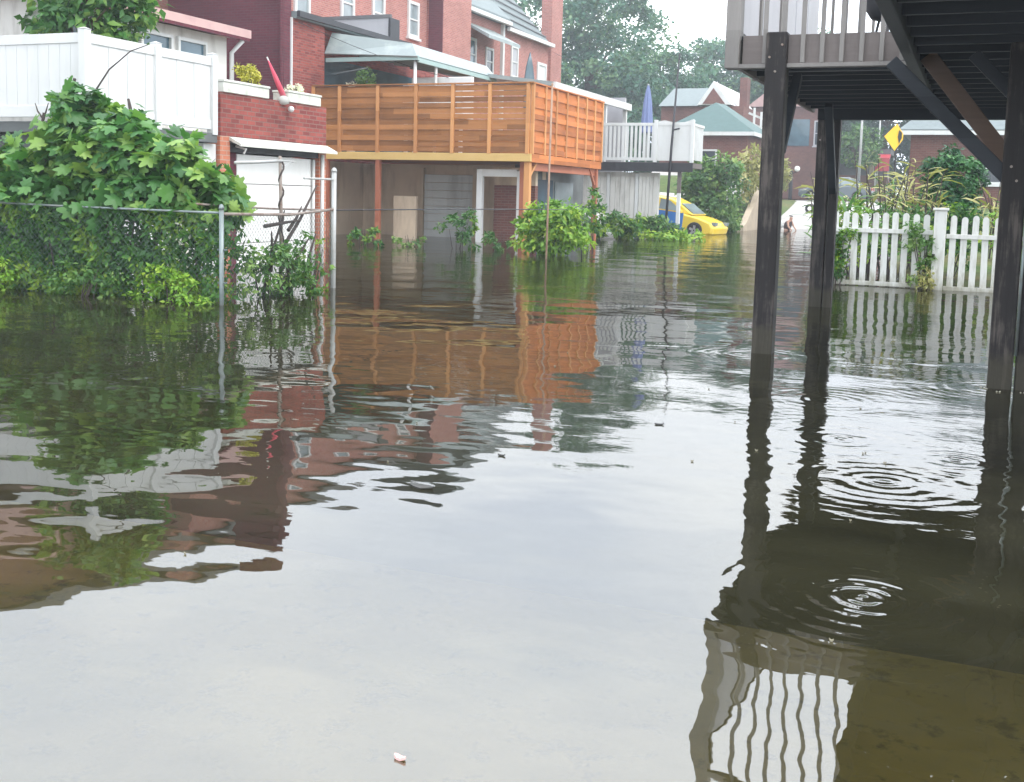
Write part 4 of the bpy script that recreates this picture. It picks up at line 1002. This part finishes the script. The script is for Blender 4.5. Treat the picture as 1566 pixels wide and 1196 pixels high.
vine('yard_shrub', 'green shrub growing at the waterline below the iron post', (-8.05, 11.5, -.4), (-7.9, 11.4, .22), (.22, .78, .42), 1500, .085, 'leaf_mid', 91, 'shrub', ncl=34, rcl=.14)
vine('yard_shrub', 'sprawling darker green shrub right of the iron post', (-7.95, 12.3, -.4), (-7.9, 12.25, .30), (.14, .34, .5), 420, .08, 'leaf_ivy', 92, 'shrub', ncl=16, rcl=.10, tlo=.2)
# ------------------------------------------------------------------ fig tree and ivy behind the fence
t = thing('fig_tree', 'large leaved fig tree spreading over the chain link fence below the white vinyl fence', 'tree', (-9.7, 11.2, 0))
mb = MB()
for a, b, c_ in (((-9.9, 11.2, -.5), (-10.0, 11.1, .9), (-10.3, 11.0, 2.4)), ((-9.9, 11.2, -.3), (-9.5, 11.0, .9), (-9.1, 10.9, 1.9)), ((-9.9, 11.2, .2), (-10.7, 11.1, 1.1), (-11.3, 10.9, 1.7)), ((-9.6, 11.1, .4), (-8.9, 10.8, 1.0), (-8.3, 10.6, 1.45)), ((-10.2, 11.1, 1.2), (-10.5, 11.0, 2.0), (-10.65, 10.9, 2.5))):
    mb.tube([a, b, c_], [.05, .035, .012], 7)
mb.build('trunk', 'bark', t, smooth=True)
mb = MB()
for pts, rs in (([(-11.0, 10.9, 1.5), (-11.05, 10.9, 2.05), (-11.02, 10.9, 2.2)], [.028, .022, .014]), ([(-11.03, 10.9, 2.12), (-11.12, 10.9, 2.22), (-11.16, 10.9, 2.32)], [.014, .01, .005]), ([(-11.03, 10.9, 2.1), (-10.98, 10.9, 2.22), (-10.94, 10.9, 2.32)], [.014, .01, .005]),
                ([(-10.6, 10.9, 1.9), (-10.62, 10.9, 2.3), (-10.5, 10.9, 2.62)], [.035, .028, .02]), ([(-10.45, 10.9, 1.9), (-10.36, 10.9, 2.25), (-9.95, 10.9, 2.72), (-9.62, 10.9, 2.93), (-9.35, 10.9, 3.0)], [.016, .013, .01, .008, .005]),
                ([(-10.45, 10.9, 2.0), (-10.3, 10.9, 2.36), (-10.27, 10.9, 2.44)], [.012, .01, .005]), ([(-9.6, 10.9, 1.7), (-9.62, 10.9, 2.2), (-9.66, 10.9, 2.36)], [.03, .024, .016]), ([(-9.95, 10.9, 1.6), (-9.95, 10.9, 2.05)], [.02, .012])):
    mb.tube(pts, rs, 6)
mb.build('bare_branches', 'twig', t)
Ps, Os, Ts = [], [], []
for k, (c, r_, n) in enumerate([((-11.4, 10.8, 1.40), (.75, .5, .48), 760), ((-10.45, 10.85, 1.55), (.6, .5, .5), 720), ((-9.65, 10.75, 1.72), (.6, .45, .52), 800), ((-8.95, 10.7, 1.45), (.6, .42, .44), 700), ((-8.3, 10.65, 1.22), (.38, .35, .32), 400), ((-10.35, 10.85, 2.15), (.32, .3, .36), 300), ((-9.9, 10.55, 1.2), (1.5, .35, .25), 300), ((-11.2, 10.55, 1.15), (.8, .3, .2), 160)]):
    P, O, T = clump_pts(c, r_, max(8, n // 14), .2, n, 200 + k, .3); Ps.append(P); Os.append(O); Ts.append(T)
leaf_mesh('crown', 'leaf_fig', t, np.vstack(Ps), .17, 'lobed', 17, np.vstack(Os), up=.75, droop=.5, tint=np.concatenate(Ts))
t = thing('ivy_hedge', 'dark tangle of ivy and weeds filling the chain link fence down to the water', 'hedge', (-9.8, 10.6, 0))
g = np.random.default_rng(12)
n = 26000
P = np.stack([g.uniform(-12.6, -7.86, n), 10.2 + np.abs(g.normal(0, .35, n)) + .02, g.uniform(.0, 1.06, n)], 1)
ncx = np.sin(P[:, 0] * 5.1 + 1) + np.sin(P[:, 0] * 11.3 + P[:, 2] * 7) + np.sin(P[:, 2] * 9 + P[:, 0] * 3)
keep = ncx + g.normal(0, .9, n) > -.7
P = P[keep]; T = .40 + .13 * ncx[keep] + g.normal(0, .14, len(P)) + .22 * (P[:, 2] < .3)
leaf_mesh('foliage', 'leaf_ivy', t, P, .092, 'oval', 13, np.tile([0, -1.0, .2], (len(P), 1)), up=.25, tint=T)
mb = MB(); rr = random.Random(9)
for k in range(26):
    x = rr.uniform(-12.2, -7.9); mb.tube([(x, 10.5 + rr.random() * .3, -.5), (x + rr.uniform(-.2, .2), 10.45, .5), (x + rr.uniform(-.4, .4), 10.35, 1.0)], [.014, .011, .006], 5)
mb.build('stem', 'twig', t)
for i, (x, r_, mt, lb) in enumerate([(-11.3, .75, 'leaf_bright', 'yellow green weeds trailing in the water at the left edge below the fence'), (-9.7, .7, 'leaf_mid', 'mid green weeds trailing in the water below the middle of the fence'), (-8.45, .62, 'leaf_bright', 'light green weeds trailing in the water beside the chain link corner post')]):
    vine('waterside_weeds', lb, (x, 10.1, -.3), (x, 10.1, .1), (r_, .16, .30), 800, .07, mt, 110 + i, 'weeds', ncl=40, rcl=.1, group='weeds trailing in the water below the fence', tlo=.0, thi=.85)
t = thing('white_flowers', 'small white flowers on a stem behind the fence near the corner post', 'flowers', (-8.3, 10.5, 0))
MB().tube([(-8.3, 10.5, -.3), (-8.28, 10.42, .6), (-8.3, 10.38, .95)], .01, 5).build('stem', 'twig', t)
g2_ = np.random.default_rng(3); P = np.stack([g2_.normal(-8.3, .10, 46), np.full(46, 10.24) + g2_.uniform(-.06, .05, 46), g2_.uniform(.35, 1.0, 46)], 1)
leaf_mesh('blossom', 'petal_white', t, P, .05, 'oval', 4, None)

# ------------------------------------------------------------------ flooded yards: shrubs
for i, (c, r_, n, sz, mt, lb) in enumerate([((-8.85, 23.6, .58), (.92, .5, .60), 3800, .15, 'leaf_bright', 'bright yellow green bush standing in the water beside the tall thin pole'),
        ((-11.55, 24.4, .38), (.50, .4, .62), 700, .12, 'leaf_ivy', 'sparse dark green shrub in the water in front of the white door frame'),
        ((-10.6, 24.5, .20), (.38, .3, .34), 360, .11, 'leaf_mid', 'small straggling shrub at the foot of the deck corner post'),
        ((-14.0, 24.0, .20), (.48, .3, .34), 420, .12, 'leaf_ivy', 'low dark plant in the water under the left part of the deck'),
        ((-12.9, 24.4, .1), (.4, .3, .24), 220, .11, 'leaf_mid', 'tiny green plant at the waterline in front of the grey garage door'),
        ((-9.6, 28.6, .75), (.38, .4, .85), 600, .15, 'leaf_ivy', 'tall dark leafed shrub at the far end of the wooden deck'),
        ((-10.6, 34.6, .40), (.8, .5, .5), 900, .2, 'leaf_ivy', 'dark green shrub in front of the white half sunken car'),
        ((-9.9, 36.2, .27), (1.05, .5, .42), 1500, .2, 'leaf_mid', 'wide green weedy bush in front of the yellow car'),
        ((-9.2, 35.6, .10), (1.2, .4, .2), 700, .18, 'leaf_bright', 'bright low weeds at the waterline in front of the yellow car')]):
    vine('yard_bush', lb, (c[0], c[1], -.5), c, r_, n, sz, mt, 130 + i, 'bush', ncl=max(10, n // 40), rcl=.2 * max(r_), group='bushes standing in the flood beside the decks')
tree('alley_tree', 'young green tree on the left bank of the alley beyond the yellow car', (-10.6, 47.5, -.3), (-10.55, 47.5, 2.0), (1.25, 1.1, 1.35), 70, .42, 4200, .26, 'leaf_mid', 140, 'oval', .07, shell=.25)
vine('bank_bush', 'dense green bush at the waterline behind the nose of the yellow car', (-10.1, 49, -.3), (-10.2, 49, .45), (.75, .7, .55), 900, .24, 'leaf_mid', 141, 'bush', ncl=40, rcl=.3, tlo=.2)
vine('bank_bush', 'rusty yellow green bush against the shed corner beside the alley', (-10.0, 53, .3), (-9.95, 53, 2.6), (.55, .8, 1.4), 1100, .26, 'leaf_straw', 142, 'bush', ncl=30, rcl=.3)

# ------------------------------------------------------------------ far end of the alley
t = thing('retaining_wall', 'beige retaining wall stepping down to the water on the left side of the alley', 'wall', (-9.8, 54, 0))
mb = MB(); mb.prism([(50.5, -.6), (60, -.3), (60, 2.7), (55.5, 2.45), (53.5, 1.5), (51.2, .35), (50.5, .2)], 'x', -10.0, -9.72); mb.build('masonry', 'beige_wall', t)
t = thing('shed', 'brick outbuilding with teal hip roof and white fascia behind the young tree', 'shed', (-12.5, 60, 2))
box('wall', 'brick_brown', t, (-15.5, 58.2, .5), (-11.2, 64, 4.75))
mb = MB(); mb.add([(-15.9, 57.8, 4.9), (-10.8, 57.8, 4.9), (-10.8, 64.4, 4.9), (-15.9, 64.4, 4.9), (-13.4, 60.3, 6.6), (-13.2, 62.0, 6.6)], [(0, 1, 4), (1, 2, 5, 4), (2, 3, 5), (3, 0, 4, 5), (0, 3, 2, 1)]); mb.build('roof', 'slate_teal', t)
box('fascia', 'white_paint', t, (-15.92, 57.78, 4.70), (-10.78, 57.84, 4.895)); box('fascia', 'white_paint', t, (-10.84, 57.841, 4.70), (-10.78, 64.4, 4.895))
window(t, 'y-', 58.2, -13.2, 3.0, .9, 1.0)
t = thing('driveway', 'pale concrete driveway slab sloping up to the brick shed', 'driveway', (-12, 54, 1))
mb = MB(); mb.add([(-16, 46.5, .25), (-10.5, 46.5, .05), (-10.6, 57.5, 2.70), (-16, 57.5, 2.78)], [(0, 1, 2, 3)]); o = mb.build('slab', 'pale_asphalt', t)
md = o.modifiers.new('thick', 'SOLIDIFY'); md.thickness = .25
t = thing('brick_house', 'distant brick house with white gable dormer and chimney above the shed roof', 'house', (-17, 74, 2))
box('wall', 'brick_brown', t, (-19.6, 72, 1), (-14.2, 80, 7.4)); mb = MB(); mb.prism([(71.6, 7.4), (75.5, 8.9), (80.4, 7.4)], 'x', -19.7, -16.9); mb.build('roof', 'slate', t)
mb = MB(); mb.prism([(-17.1, 7.45), (-14.9, 7.45), (-16.1, 8.95)], 'y', 71.5, 80.3); mb.build('gable', 'white_paint', t)
mb = MB(); mb.prism([(-16.75, 7.5), (-15.3, 7.5), (-16.08, 8.5)], 'y', 71.44, 71.49); mb.build('gable_panel', 'brick_brown', t)
box('chimney', 'brick_brown', t, (-14.7, 73, 7.41), (-14.22, 74, 9.3))
t = thing('trellis', 'white lattice trellis beyond the shed roof', 'trellis', (-12, 68, 4))
mb = MB()
for k in range(4): mb.bar((-12.75 + k * .42, 68, 5.2), (-12.75 + k * .42, 68, 6.95 - .25 * k), .12, .10)
for z in (6.45, 5.9): mb.bar((-13.1, 68.12, z + .2), (-11.1, 68.12, z - .65), .10, .13)
mb.build('lattice', 'white_paint', t)
t = thing('town_house', 'dark brick town house with blue windows across the street behind the lamp globe', 'house', (-14, 92, 2))
box('wall', 'brick_brown', t, (-17.5, 92, 1), (-11.2, 100, 9.0)); mb = MB(); mb.prism([(-17.8, 9.01), (-10.9, 9.01), (-14.3, 11.8)], 'y', 91.7, 100.3); mb.build('roof', 'roof_pink', t)
box('porch', 'brick_brown', t, (-16.5, 90.2, 1), (-11.9, 91.99, 5.4)); box('window', 'glass_blue', t, (-15.9, 91.95, 5.9), (-12.8, 91.99, 8.0)); window(t, 'y-', 92, -12.2, 5.9, .5, 2.0, .1, 'grey_panel')
t = thing('brick_porch', 'low brick porch with dark opening across the street behind the silver car', 'porch', (-9, 90, 2))
box('wall', 'brick_brown', t, (-11.0, 90.5, 1), (-6.6, 93, 3.6)); box('roof', 'roof_grey', t, (-11.1, 90, 5.2), (-6.4, 93.5, 5.6)); box('post', 'beige_wall', t, (-7.9, 90.2, 3.61), (-7.6, 90.5, 5.19)); box('back_wall', 'dark_wall', t, (-11, 92.8, 3.61), (-6.6, 93, 5.19))
t = thing('bungalow', 'brown brick bungalow with grey roof and white gutter behind the right hand plants', 'house', (0, 51, 1.2))
box('wall', 'brick_brown', t, (-2.8, 50.3, .8), (7, 58, 4.3)); mb = MB(); mb.add([(-3.3, 49.8, 4.5), (7.5, 49.8, 4.5), (7.5, 58.5, 4.5), (-3.3, 58.5, 4.5), (-.5, 54, 7.2), (5, 54, 7.2)], [(0, 1, 5, 4), (1, 2, 5), (2, 3, 4, 5), (3, 0, 4), (0, 3, 2, 1)]); mb.build('roof', 'slate', t)
box('gutter', 'white_paint', t, (-3.35, 49.72, 4.28), (7.5, 49.82, 4.46)); window(t, 'y-', 50.3, .6, 2.3, 1.4, 1.3); window(t, 'y-', 50.3, 3.4, 2.3, 1.4, 1.3)
t = thing('road_sign', 'back tilted yellow diamond road sign on a dark post above the garden plants', 'sign', (-2.9, 44, 1.2))
MB().tube([(-2.95, 44, .5), (-2.95, 44, 4.1)], .035, 7).build('post', 'black_iron', t)
mb = MB(); mb.prism([(-.42, 0), (0, -.52), (.30, -.1), (.30, .1), (.05, .48)], 'y', 0, .03)
mb.v = [(x * .9 - 3.0, 43.93 + y + x * .4, z + 3.86) for x, y, z in mb.v]; mb.build('plate', 'sign_yellow', t)
mb = MB(); mb.prism([(.16, -.26), (.25, -.05), (.25, .15), (.14, .25), (.10, .0)], 'y', 0, .012); mb.v = [(x * .9 - 3.0, 43.905 + y + x * .4, z + 3.86) for x, y, z in mb.v]; mb.build('arrow', 'black_iron', t)
for x, y, r_, h, lb in ((-6.9, 72, .09, 9.5, 'pale grey street pole rising behind the silver car'), (-7.3, 90, .08, 9.0, 'thin grey pole far across the street, right of the pale pole')):
    t = thing('street_pole', lb, 'pole', (x, y, 1.5), 'poles on the cross street'); MB().tube([(x, y, 1.4), (x, y, h)], [r_, r_ * .7], 9).build('shaft', 'pole_metal', t, smooth=True); MB().lathe([(r_ * 2, 0), (r_ * 2, .25), (r_, .3)], (x, y, 1.5), 9).build('base', 'pole_metal', t)
t = thing('street_lamp', 'dark short lamp post with a white globe in front of the brick town house', 'lamp', (-10.5, 70.5, 1.5))
MB().tube([(-10.75, 70.3, 1.4), (-10.75, 70.3, 3.3)], [.13, .10], 8).build('post', 'black_iron', t); MB().tube([(-10.75, 70.3, 3.1), (-10.42, 70.3, 3.25)], .03, 6).build('arm', 'black_iron', t)
bm = bmesh.new(); bmesh.ops.create_uvsphere(bm, u_segments=16, v_segments=10, radius=.17); mb = MB(); mb.add([v.co + Vector((-10.4, 70.3, 3.42)) for v in bm.verts], [[v.index for v in f.verts] for f in bm.faces]); mb.build('globe', 'globe_white', t, smooth=True); bm.free()

# ------------------------------------------------------------------ cars
def loft(mb, prof_sections):
    n = len(prof_sections[0]); o = len(mb.v)
    vs = [v for s in prof_sections for v in s]; fs = []
    for i in range(len(prof_sections) - 1):
        fs += [(i * n + k, i * n + (k + 1) % n, (i + 1) * n + (k + 1) % n, (i + 1) * n + k) for k in range(n)]
    fs += [tuple(range(n)), tuple((len(prof_sections) - 1) * n + k for k in range(n))]
    mb.add(vs, fs)
def car(name, label, body, loc, rotz=0, pitch=0, door=None, L_=4.4):
    t = thing(name, label, 'car', (0, 0, 0)); k = L_ / 4.4
    low = [(-2.15, .30), (-2.2, .55), (-2.12, .86), (-1.5, .95), (.75, .93), (1.55, .82), (2.05, .68), (2.2, .50), (2.16, .26), (1.9, .18), (-1.9, .18)]
    mb = MB()
    def sec(y, s, dz): return [(x * s * k, y, (z - .5) * (1 - (1 - s) * 1.6) + .5 + dz) for x, z in low]
    loft(mb, [sec(-.86, .93, 0), sec(-.80, .985, 0), sec(-.4, 1, 0), sec(.4, 1, 0), sec(.80, .985, 0), sec(.86, .93, 0)])
    mb.build('body', body, t, smooth=False, bevel=.03)
    cab = [(-1.75, .92), (-1.2, 1.36), (-.75, 1.46), (.15, 1.44), (.55, 1.30), (1.2, .90)]
    mb = MB(); loft(mb, [[(x * k, y, .92 + (z - .92) * (.94 if abs(y) > .6 else 1)) for x, z in cab] for y in (-.66, -.5, .5, .66)])
    vs = [(x, y * (1.16 - .16 * min(1, (z - .9) / .5)), z) for x, y, z in mb.v]; mb.v = vs
    roof = mb.build('roof', body, t, bevel=.03)
    for s in (-1, 1):
        for a, b in (([(-1.25, .97), (-.98, 1.33), (-.35, 1.38), (-.35, .97)], 'side_window'), ([(-.27, .97), (-.27, 1.38), (.12, 1.35), (.78, .97)], 'side_window')):
            mb = MB(); vs = []
            for dd in (0, .012): vs += [(x * k, s * (.66 * (1.16 - .16 * min(1, (z - .9) / .5)) + .004 + dd), z) for x, z in a]
            n = len(a); mb.add(vs, [tuple(range(n)), tuple(range(n, 2 * n))] + [(i, (i + 1) % n, n + (i + 1) % n, n + i) for i in range(n)]); mb.build(b, 'glass_light', t)
    mb = MB(); mb.bar((.62 * k, 0, 1.285), (1.17 * k, 0, .945), 1.24, .02, (1, 0, 1)); mb.build('windscreen', 'glass_light', t)
    mb = MB(); mb.bar((-1.25 * k, 0, 1.33), (-1.72 * k, 0, .96), 1.2, .02, (-1, 0, 1)); mb.build('rear_window', 'glass', t)
    if door:
        for s in (-1, 1): MB().box((-.3 * k, s * .862, .28), (.85 * k, s * .88, .93)).build('front_door', door, t)['label'] = 'front door with a blue reflection painted on'  # coloured panel paints in the reflection on side window and door
    for x in (-1.35 * k, 1.38 * k):
        for s in (-1, 1):
            mb = MB(); prof = [(.20, -.1), (.30, -.11), (.33, -.06), (.33, .06), (.30, .11), (.20, .1)]
            n = 20; vs = []; fs = []
            for i, (r_, yy) in enumerate(prof):
                vs += [(x + r_ * math.cos(6.2832 * j / n), s * .80 + yy, .32 + r_ * math.sin(6.2832 * j / n)) for j in range(n)]
                if i: fs += [((i - 1) * n + j, (i - 1) * n + (j + 1) % n, i * n + (j + 1) % n, i * n + j) for j in range(n)]
            fs.append(tuple(range(n))); fs.append(tuple((len(prof) - 1) * n + j for j in range(n)))
            wh = mb.add(vs, fs).build('wheel', 'tyre', t, smooth=False)
            rm = MB()
            for j in range(5):
                a = 6.2832 * j / 5 + .3; rm.bar((x + .03 * math.cos(a), s * .915, .32 + .03 * math.sin(a)), (x + .2 * math.cos(a), s * .915, .32 + .2 * math.sin(a)), .09, .03, (0, 1, 0))
            ro = rm.build('rim', 'rim', None); ro.parent = wh
    for s in (-.62, .62):
        box('headlight', 'glass_light', t, (2.02 * k, s - .16, .60), (2.17 * k, s + .16, .72)); box('tail_light', 'red_car', t, (-2.19 * k, s - .14, .66), (-2.1 * k, s + .14, .84))
    MB().box((.62 * k, -1.0, .92), (.78 * k, -.83, 1.05)).build('mirror', body, t, bevel=.02)
    t.location = loc; t.rotation_euler = (0, R(pitch), R(rotz)); return t
car('yellow_car', 'yellow car with reflection painted blue on front door, nose down in flood beyond white deck', 'yellow_car', (-11.5, 44.2, -.03), -8, 6, 'blue_reflection')
car('white_car', 'white car half sunken behind the dark shrub under the white deck', 'white_car', (-12.3, 36.6, -.62), -10, 2)
car('silver_car', 'silver grey car parked side on at the top of the alley', 'silver_car', (-8.1, 71.0, gz(-8, 71) + .0), 180, 0)
t = thing('door_canopy', 'small red canopy across the street beside the pale street pole', 'canopy', (-6.9, 90, 3))
mb = MB(); mb.prism([(89.0, 3.9), (89.0, 4.9), (90.3, 5.3), (90.3, 5.1), (89.12, 4.75), (89.12, 3.9)], 'x', -7.4, -6.4); mb.build('cover', 'red_car', t)
for x in (-7.35, -6.45): MB().tube([(x, 89.1, 1.8), (x, 89.1, 3.9)], .05, 6).build('post', 'pole_metal', t)
# small tyre on the slope
t = thing('car_tyre', 'small dark tyre standing on the pale slope below the silver car', 'tyre', (-8.7, 66, 1.0))
mb = MB(); n = 16
for a0 in range(n):
    a, b = 6.283 * a0 / n, 6.283 * (a0 + 1) / n
    mb.bar((-8.75 + .19 * math.cos(a), 64.5, gz(-8.7, 64.5) + .22 + .19 * math.sin(a)), (-8.75 + .19 * math.cos(b), 64.5, gz(-8.7, 64.5) + .22 + .19 * math.sin(b)), .14, .08, (0, 1, 0))
mb.build('tread', 'tyre', t)

# ------------------------------------------------------------------ wading person
def skin_obj(name, mat, verts, edges, radii, parent, sub=2):
    me = bpy.data.meshes.new(name); me.from_pydata(verts, edges, []); o = bpy.data.objects.new(name, me); C.objects.link(o)
    o.modifiers.new('skin', 'SKIN'); md = o.modifiers.new('sub', 'SUBSURF'); md.levels = sub; md.render_levels = sub
    for i, r_ in enumerate(radii): me.skin_vertices[0].data[i].radius = (r_, r_)
    me.skin_vertices[0].data[0].use_root = True
    me.materials.append(M[mat]); o.parent = parent; return o
t = thing('person', 'dark haired person in a dark top wading bent forward in the flooded alley', 'person', (0, 0, 0))
V = [(0, 0, .0), (.05, 0, .2), (.14, 0, .40), (.19, 0, .47), (.22, 0, .55), (.24, 0, .66),           # pelvis..head
     (.15, -.17, .42), (.22, -.24, .2), (.34, -.2, .06), (.15, .17, .42), (.24, .24, .2), (.38, .2, .06),
     (0, -.1, -.1), (.02, -.1, -.5), (0, .1, -.1), (-.02, .1, -.5),
     (.39, -.19, .0), (.42, .19, .0)]
Eg = [(0, 1), (1, 2), (2, 3), (3, 4), (4, 5), (2, 6), (6, 7), (7, 8), (2, 9), (9, 10), (10, 11), (0, 12), (12, 13), (0, 14), (14, 15), (8, 16), (11, 17)]
rad = [.15, .14, .15, .06, .085, .09, .07, .045, .035, .07, .045, .035, .09, .07, .09, .07, .03, .03]
skin_obj('body', 'skin', V, Eg, rad, t)
skin_obj('shirt', 'shirt_dark', [(-.01, 0, -.02), (.05, 0, .2), (.13, 0, .38), (.15, -.18, .40), (.15, .18, .40)], [(0, 1), (1, 2), (2, 3), (2, 4)], [.19, .185, .185, .11, .11], t)
skin_obj('hair', 'hair', [(.21, 0, .66), (.22, 0, .73)], [(0, 1)], [.135, .11], t)
for o in list(t.children): pass
t.location = (-8.5, 55, .0); t.rotation_euler = (0, 0, R(-20))
bg_ = thing('plastic_bag', 'small white bag held at the side of the wading person', 'bag', (-8.72, 54.8, .12))
MB().lathe([(.02, -.1), (.11, -.06), (.13, .06), (.08, .2), (.03, .26)], (-8.72, 54.8, .2), 10).build('sack', 'white_paint', bg_, smooth=True)

# ------------------------------------------------------------------ trees
FT = 'trees beyond the houses'
tree('tall_tree', 'tall haze tinted tree behind the brick chimney', (-30, 86, 1.5), (-29.5, 86, 11), (6.2, 5, 8.5), 210, 1.25, 30000, .38, 'leaf_far_hazed', 301, 'quad', .4, FT, shell=.3)
tree('tall_tree', 'broad hazy green tree left of the sky gap', (-25.5, 95, 1.5), (-26.5, 95, 8.5), (5.2, 4, 6.4), 170, 1.15, 24000, .38, 'leaf_far_hazed', 302, 'quad', .35, FT, shell=.3)
tree('tall_tree', 'hazy tree right of the sky gap above the white dormer', (-22, 112, 1.5), (-23.0, 112, 12.2), (6.0, 5, 6.2), 170, 1.2, 20000, .44, 'leaf_far_hazed', 303, 'quad', .35, FT, shell=.3)
tree('tall_tree', 'hazy tree reaching the corner of the raised deck', (-15, 108, 1.5), (-15.5, 108, 10.5), (5.2, 4, 7.0), 160, 1.2, 20000, .44, 'leaf_far_hazed', 304, 'quad', .35, FT, shell=.3)
tree('tall_tree', 'haze tinted tree showing behind the slate roof', (-40, 84, 1), (-38, 84, 11), (5.5, 4, 7.5), 130, 1.3, 9000, .5, 'leaf_far_hazed', 305, 'quad', .35, FT, shell=.3)
tree('dark_tree', 'dark tall tree behind the street pole', (-7.6, 100, 2), (-7.6, 100, 8.2), (3.6, 3, 6.6), 110, 1.0, 14000, .36, 'leaf_dark_far', 306, 'quad', .35, FT, shell=.25)
tree('dark_tree', 'dark tall tree behind the yellow road sign', (-3.6, 98, 2), (-3.4, 98, 8.0), (3.4, 3, 6.4), 110, 1.0, 12000, .36, 'leaf_dark_far', 307, 'quad', .35, FT, shell=.25)
tree('dark_tree', 'dark tree behind the brick town house roof', (-16, 112, 2), (-14.5, 112, 9), (4.5, 3, 6), 80, 1.2, 4500, .6, 'leaf_dark_far', 308, 'quad', .35, FT, shell=.3)
tree('dark_tree', 'dark tree rising behind the bungalow roof', (3, 75, 2), (3, 75, 8), (5, 3, 5.5), 80, 1.2, 4500, .5, 'leaf_dark_far', 309, 'quad', .35, FT, shell=.3)
tree('street_tree', 'small pale green tree across the street beside the pale pole', (-8.6, 88, 2), (-8.6, 88, 5.6), (1.9, 1.5, 1.5), 40, .55, 1800, .32, 'leaf_mid', 310, 'quad', .12, None)
vine('street_shrub', 'pale yellow green shrub left of the lamp globe', (-11.2, 69, 1.2), (-11.25, 68.8, 2.9), (.55, .6, 1.0), 900, .26, 'leaf_straw', 311, 'shrub', ncl=24, rcl=.3)
# ------------------------------------------------------------------ floating leaves
def floater(name, label, x, y, ln, mt, seed, cat='leaf'):
    rr = random.Random(seed); mb = MB(); n = 10; a0 = rr.uniform(-.3, .3)
    top = [(ln * .5 * math.cos(6.283 * k / n) * (1 + rr.uniform(-.12, .12)), ln * .24 * math.sin(6.283 * k / n) * (1 + rr.uniform(-.2, .2))) for k in range(n)]
    vs = [(x + p * math.cos(a0) - q_ * math.sin(a0), y + p * math.sin(a0) + q_ * math.cos(a0), .006 + .02 * (abs(p) / ln) ** 2) for p, q_ in top]
    vs += [(a, b, c - .006) for a, b, c in vs]
    mb.add(vs + [(x, y, .004)], [(k, (k + 1) % n, 2 * n) for k in range(n)] + [tuple(range(2 * n - 1, n - 1, -1))] + [(k, n + k, n + (k + 1) % n, (k + 1) % n) for k in range(n)])
    return tag(mb.build(name, mt), label, cat)
floater('floating_leaf', 'dark curled leaf floating on the bright water left of centre', -2.21, 4.33, .13, 'leaf_dead', 1)
floater('floating_leaf', 'tiny dark leaf floating left of the raised deck post', -1.63, 6.21, .055, 'leaf_dead', 2)
floater('floating_leaf', 'small dark scrap floating behind the dark curled leaf', -2.13, 5.05, .04, 'leaf_dead', 5)
floater('floating_petal', 'small pink petal floating near the bottom edge', -1.15, 2.17, .032, 'leaf_pink', 3, 'petal')
# loose hanging things under the white deck etc. end

rr = random.Random(77)
for k in range(16):
    x, y = rr.uniform(-3.2, .3), rr.uniform(2.6, 9.0)
    floater('floating_scrap', 'tiny pale scrap drifting on the open water', x, y, rr.uniform(.008, .018), 'leaf_scrap', 400 + k, 'debris')['group'] = 'tiny scraps drifting on the water'
def foam(x, y, r_, label):
    mb = MB(); r2 = random.Random(int(x * 100))
    for k in range(26):
        a = r2.uniform(0, 6.28); d = r_ * r2.uniform(.75, 1.15); s = r2.uniform(.004, .011)
        mb.lathe([(s * .2, -.002), (s, .001), (s * .8, .004), (s * .2, .006)], (x + d * math.cos(a), y + d * math.sin(a) * .9, .001), 7)
    tag(mb.build('foam', 'petal_white'), label, 'foam', kind='stuff')
foam(.29, 8.72, .17, 'white foam bubbles around the foot of the near deck post')

for k, (a, b, lb) in enumerate((((-10.0, 37.8, 6.1), (-22.0, 57.9, 9.2), 'thin black overhead wire from the leaning pole to the far chimney'), ((-17.9, 27.0, 6.0), (-11.05, 33.5, 4.35), 'thin black cable slung from the brick extension to the end of the wooden deck'))):
    a, b = Vector(a), Vector(b); mb = MB()
    mb.tube([a.lerp(b, t_ / 12) - Vector((0, 0, .5 * 4 * (t_ / 12) * (1 - t_ / 12))) for t_ in range(13)], .008, 5)
    tag(mb.build('overhead_wire', 'black_iron'), lb, 'wire')
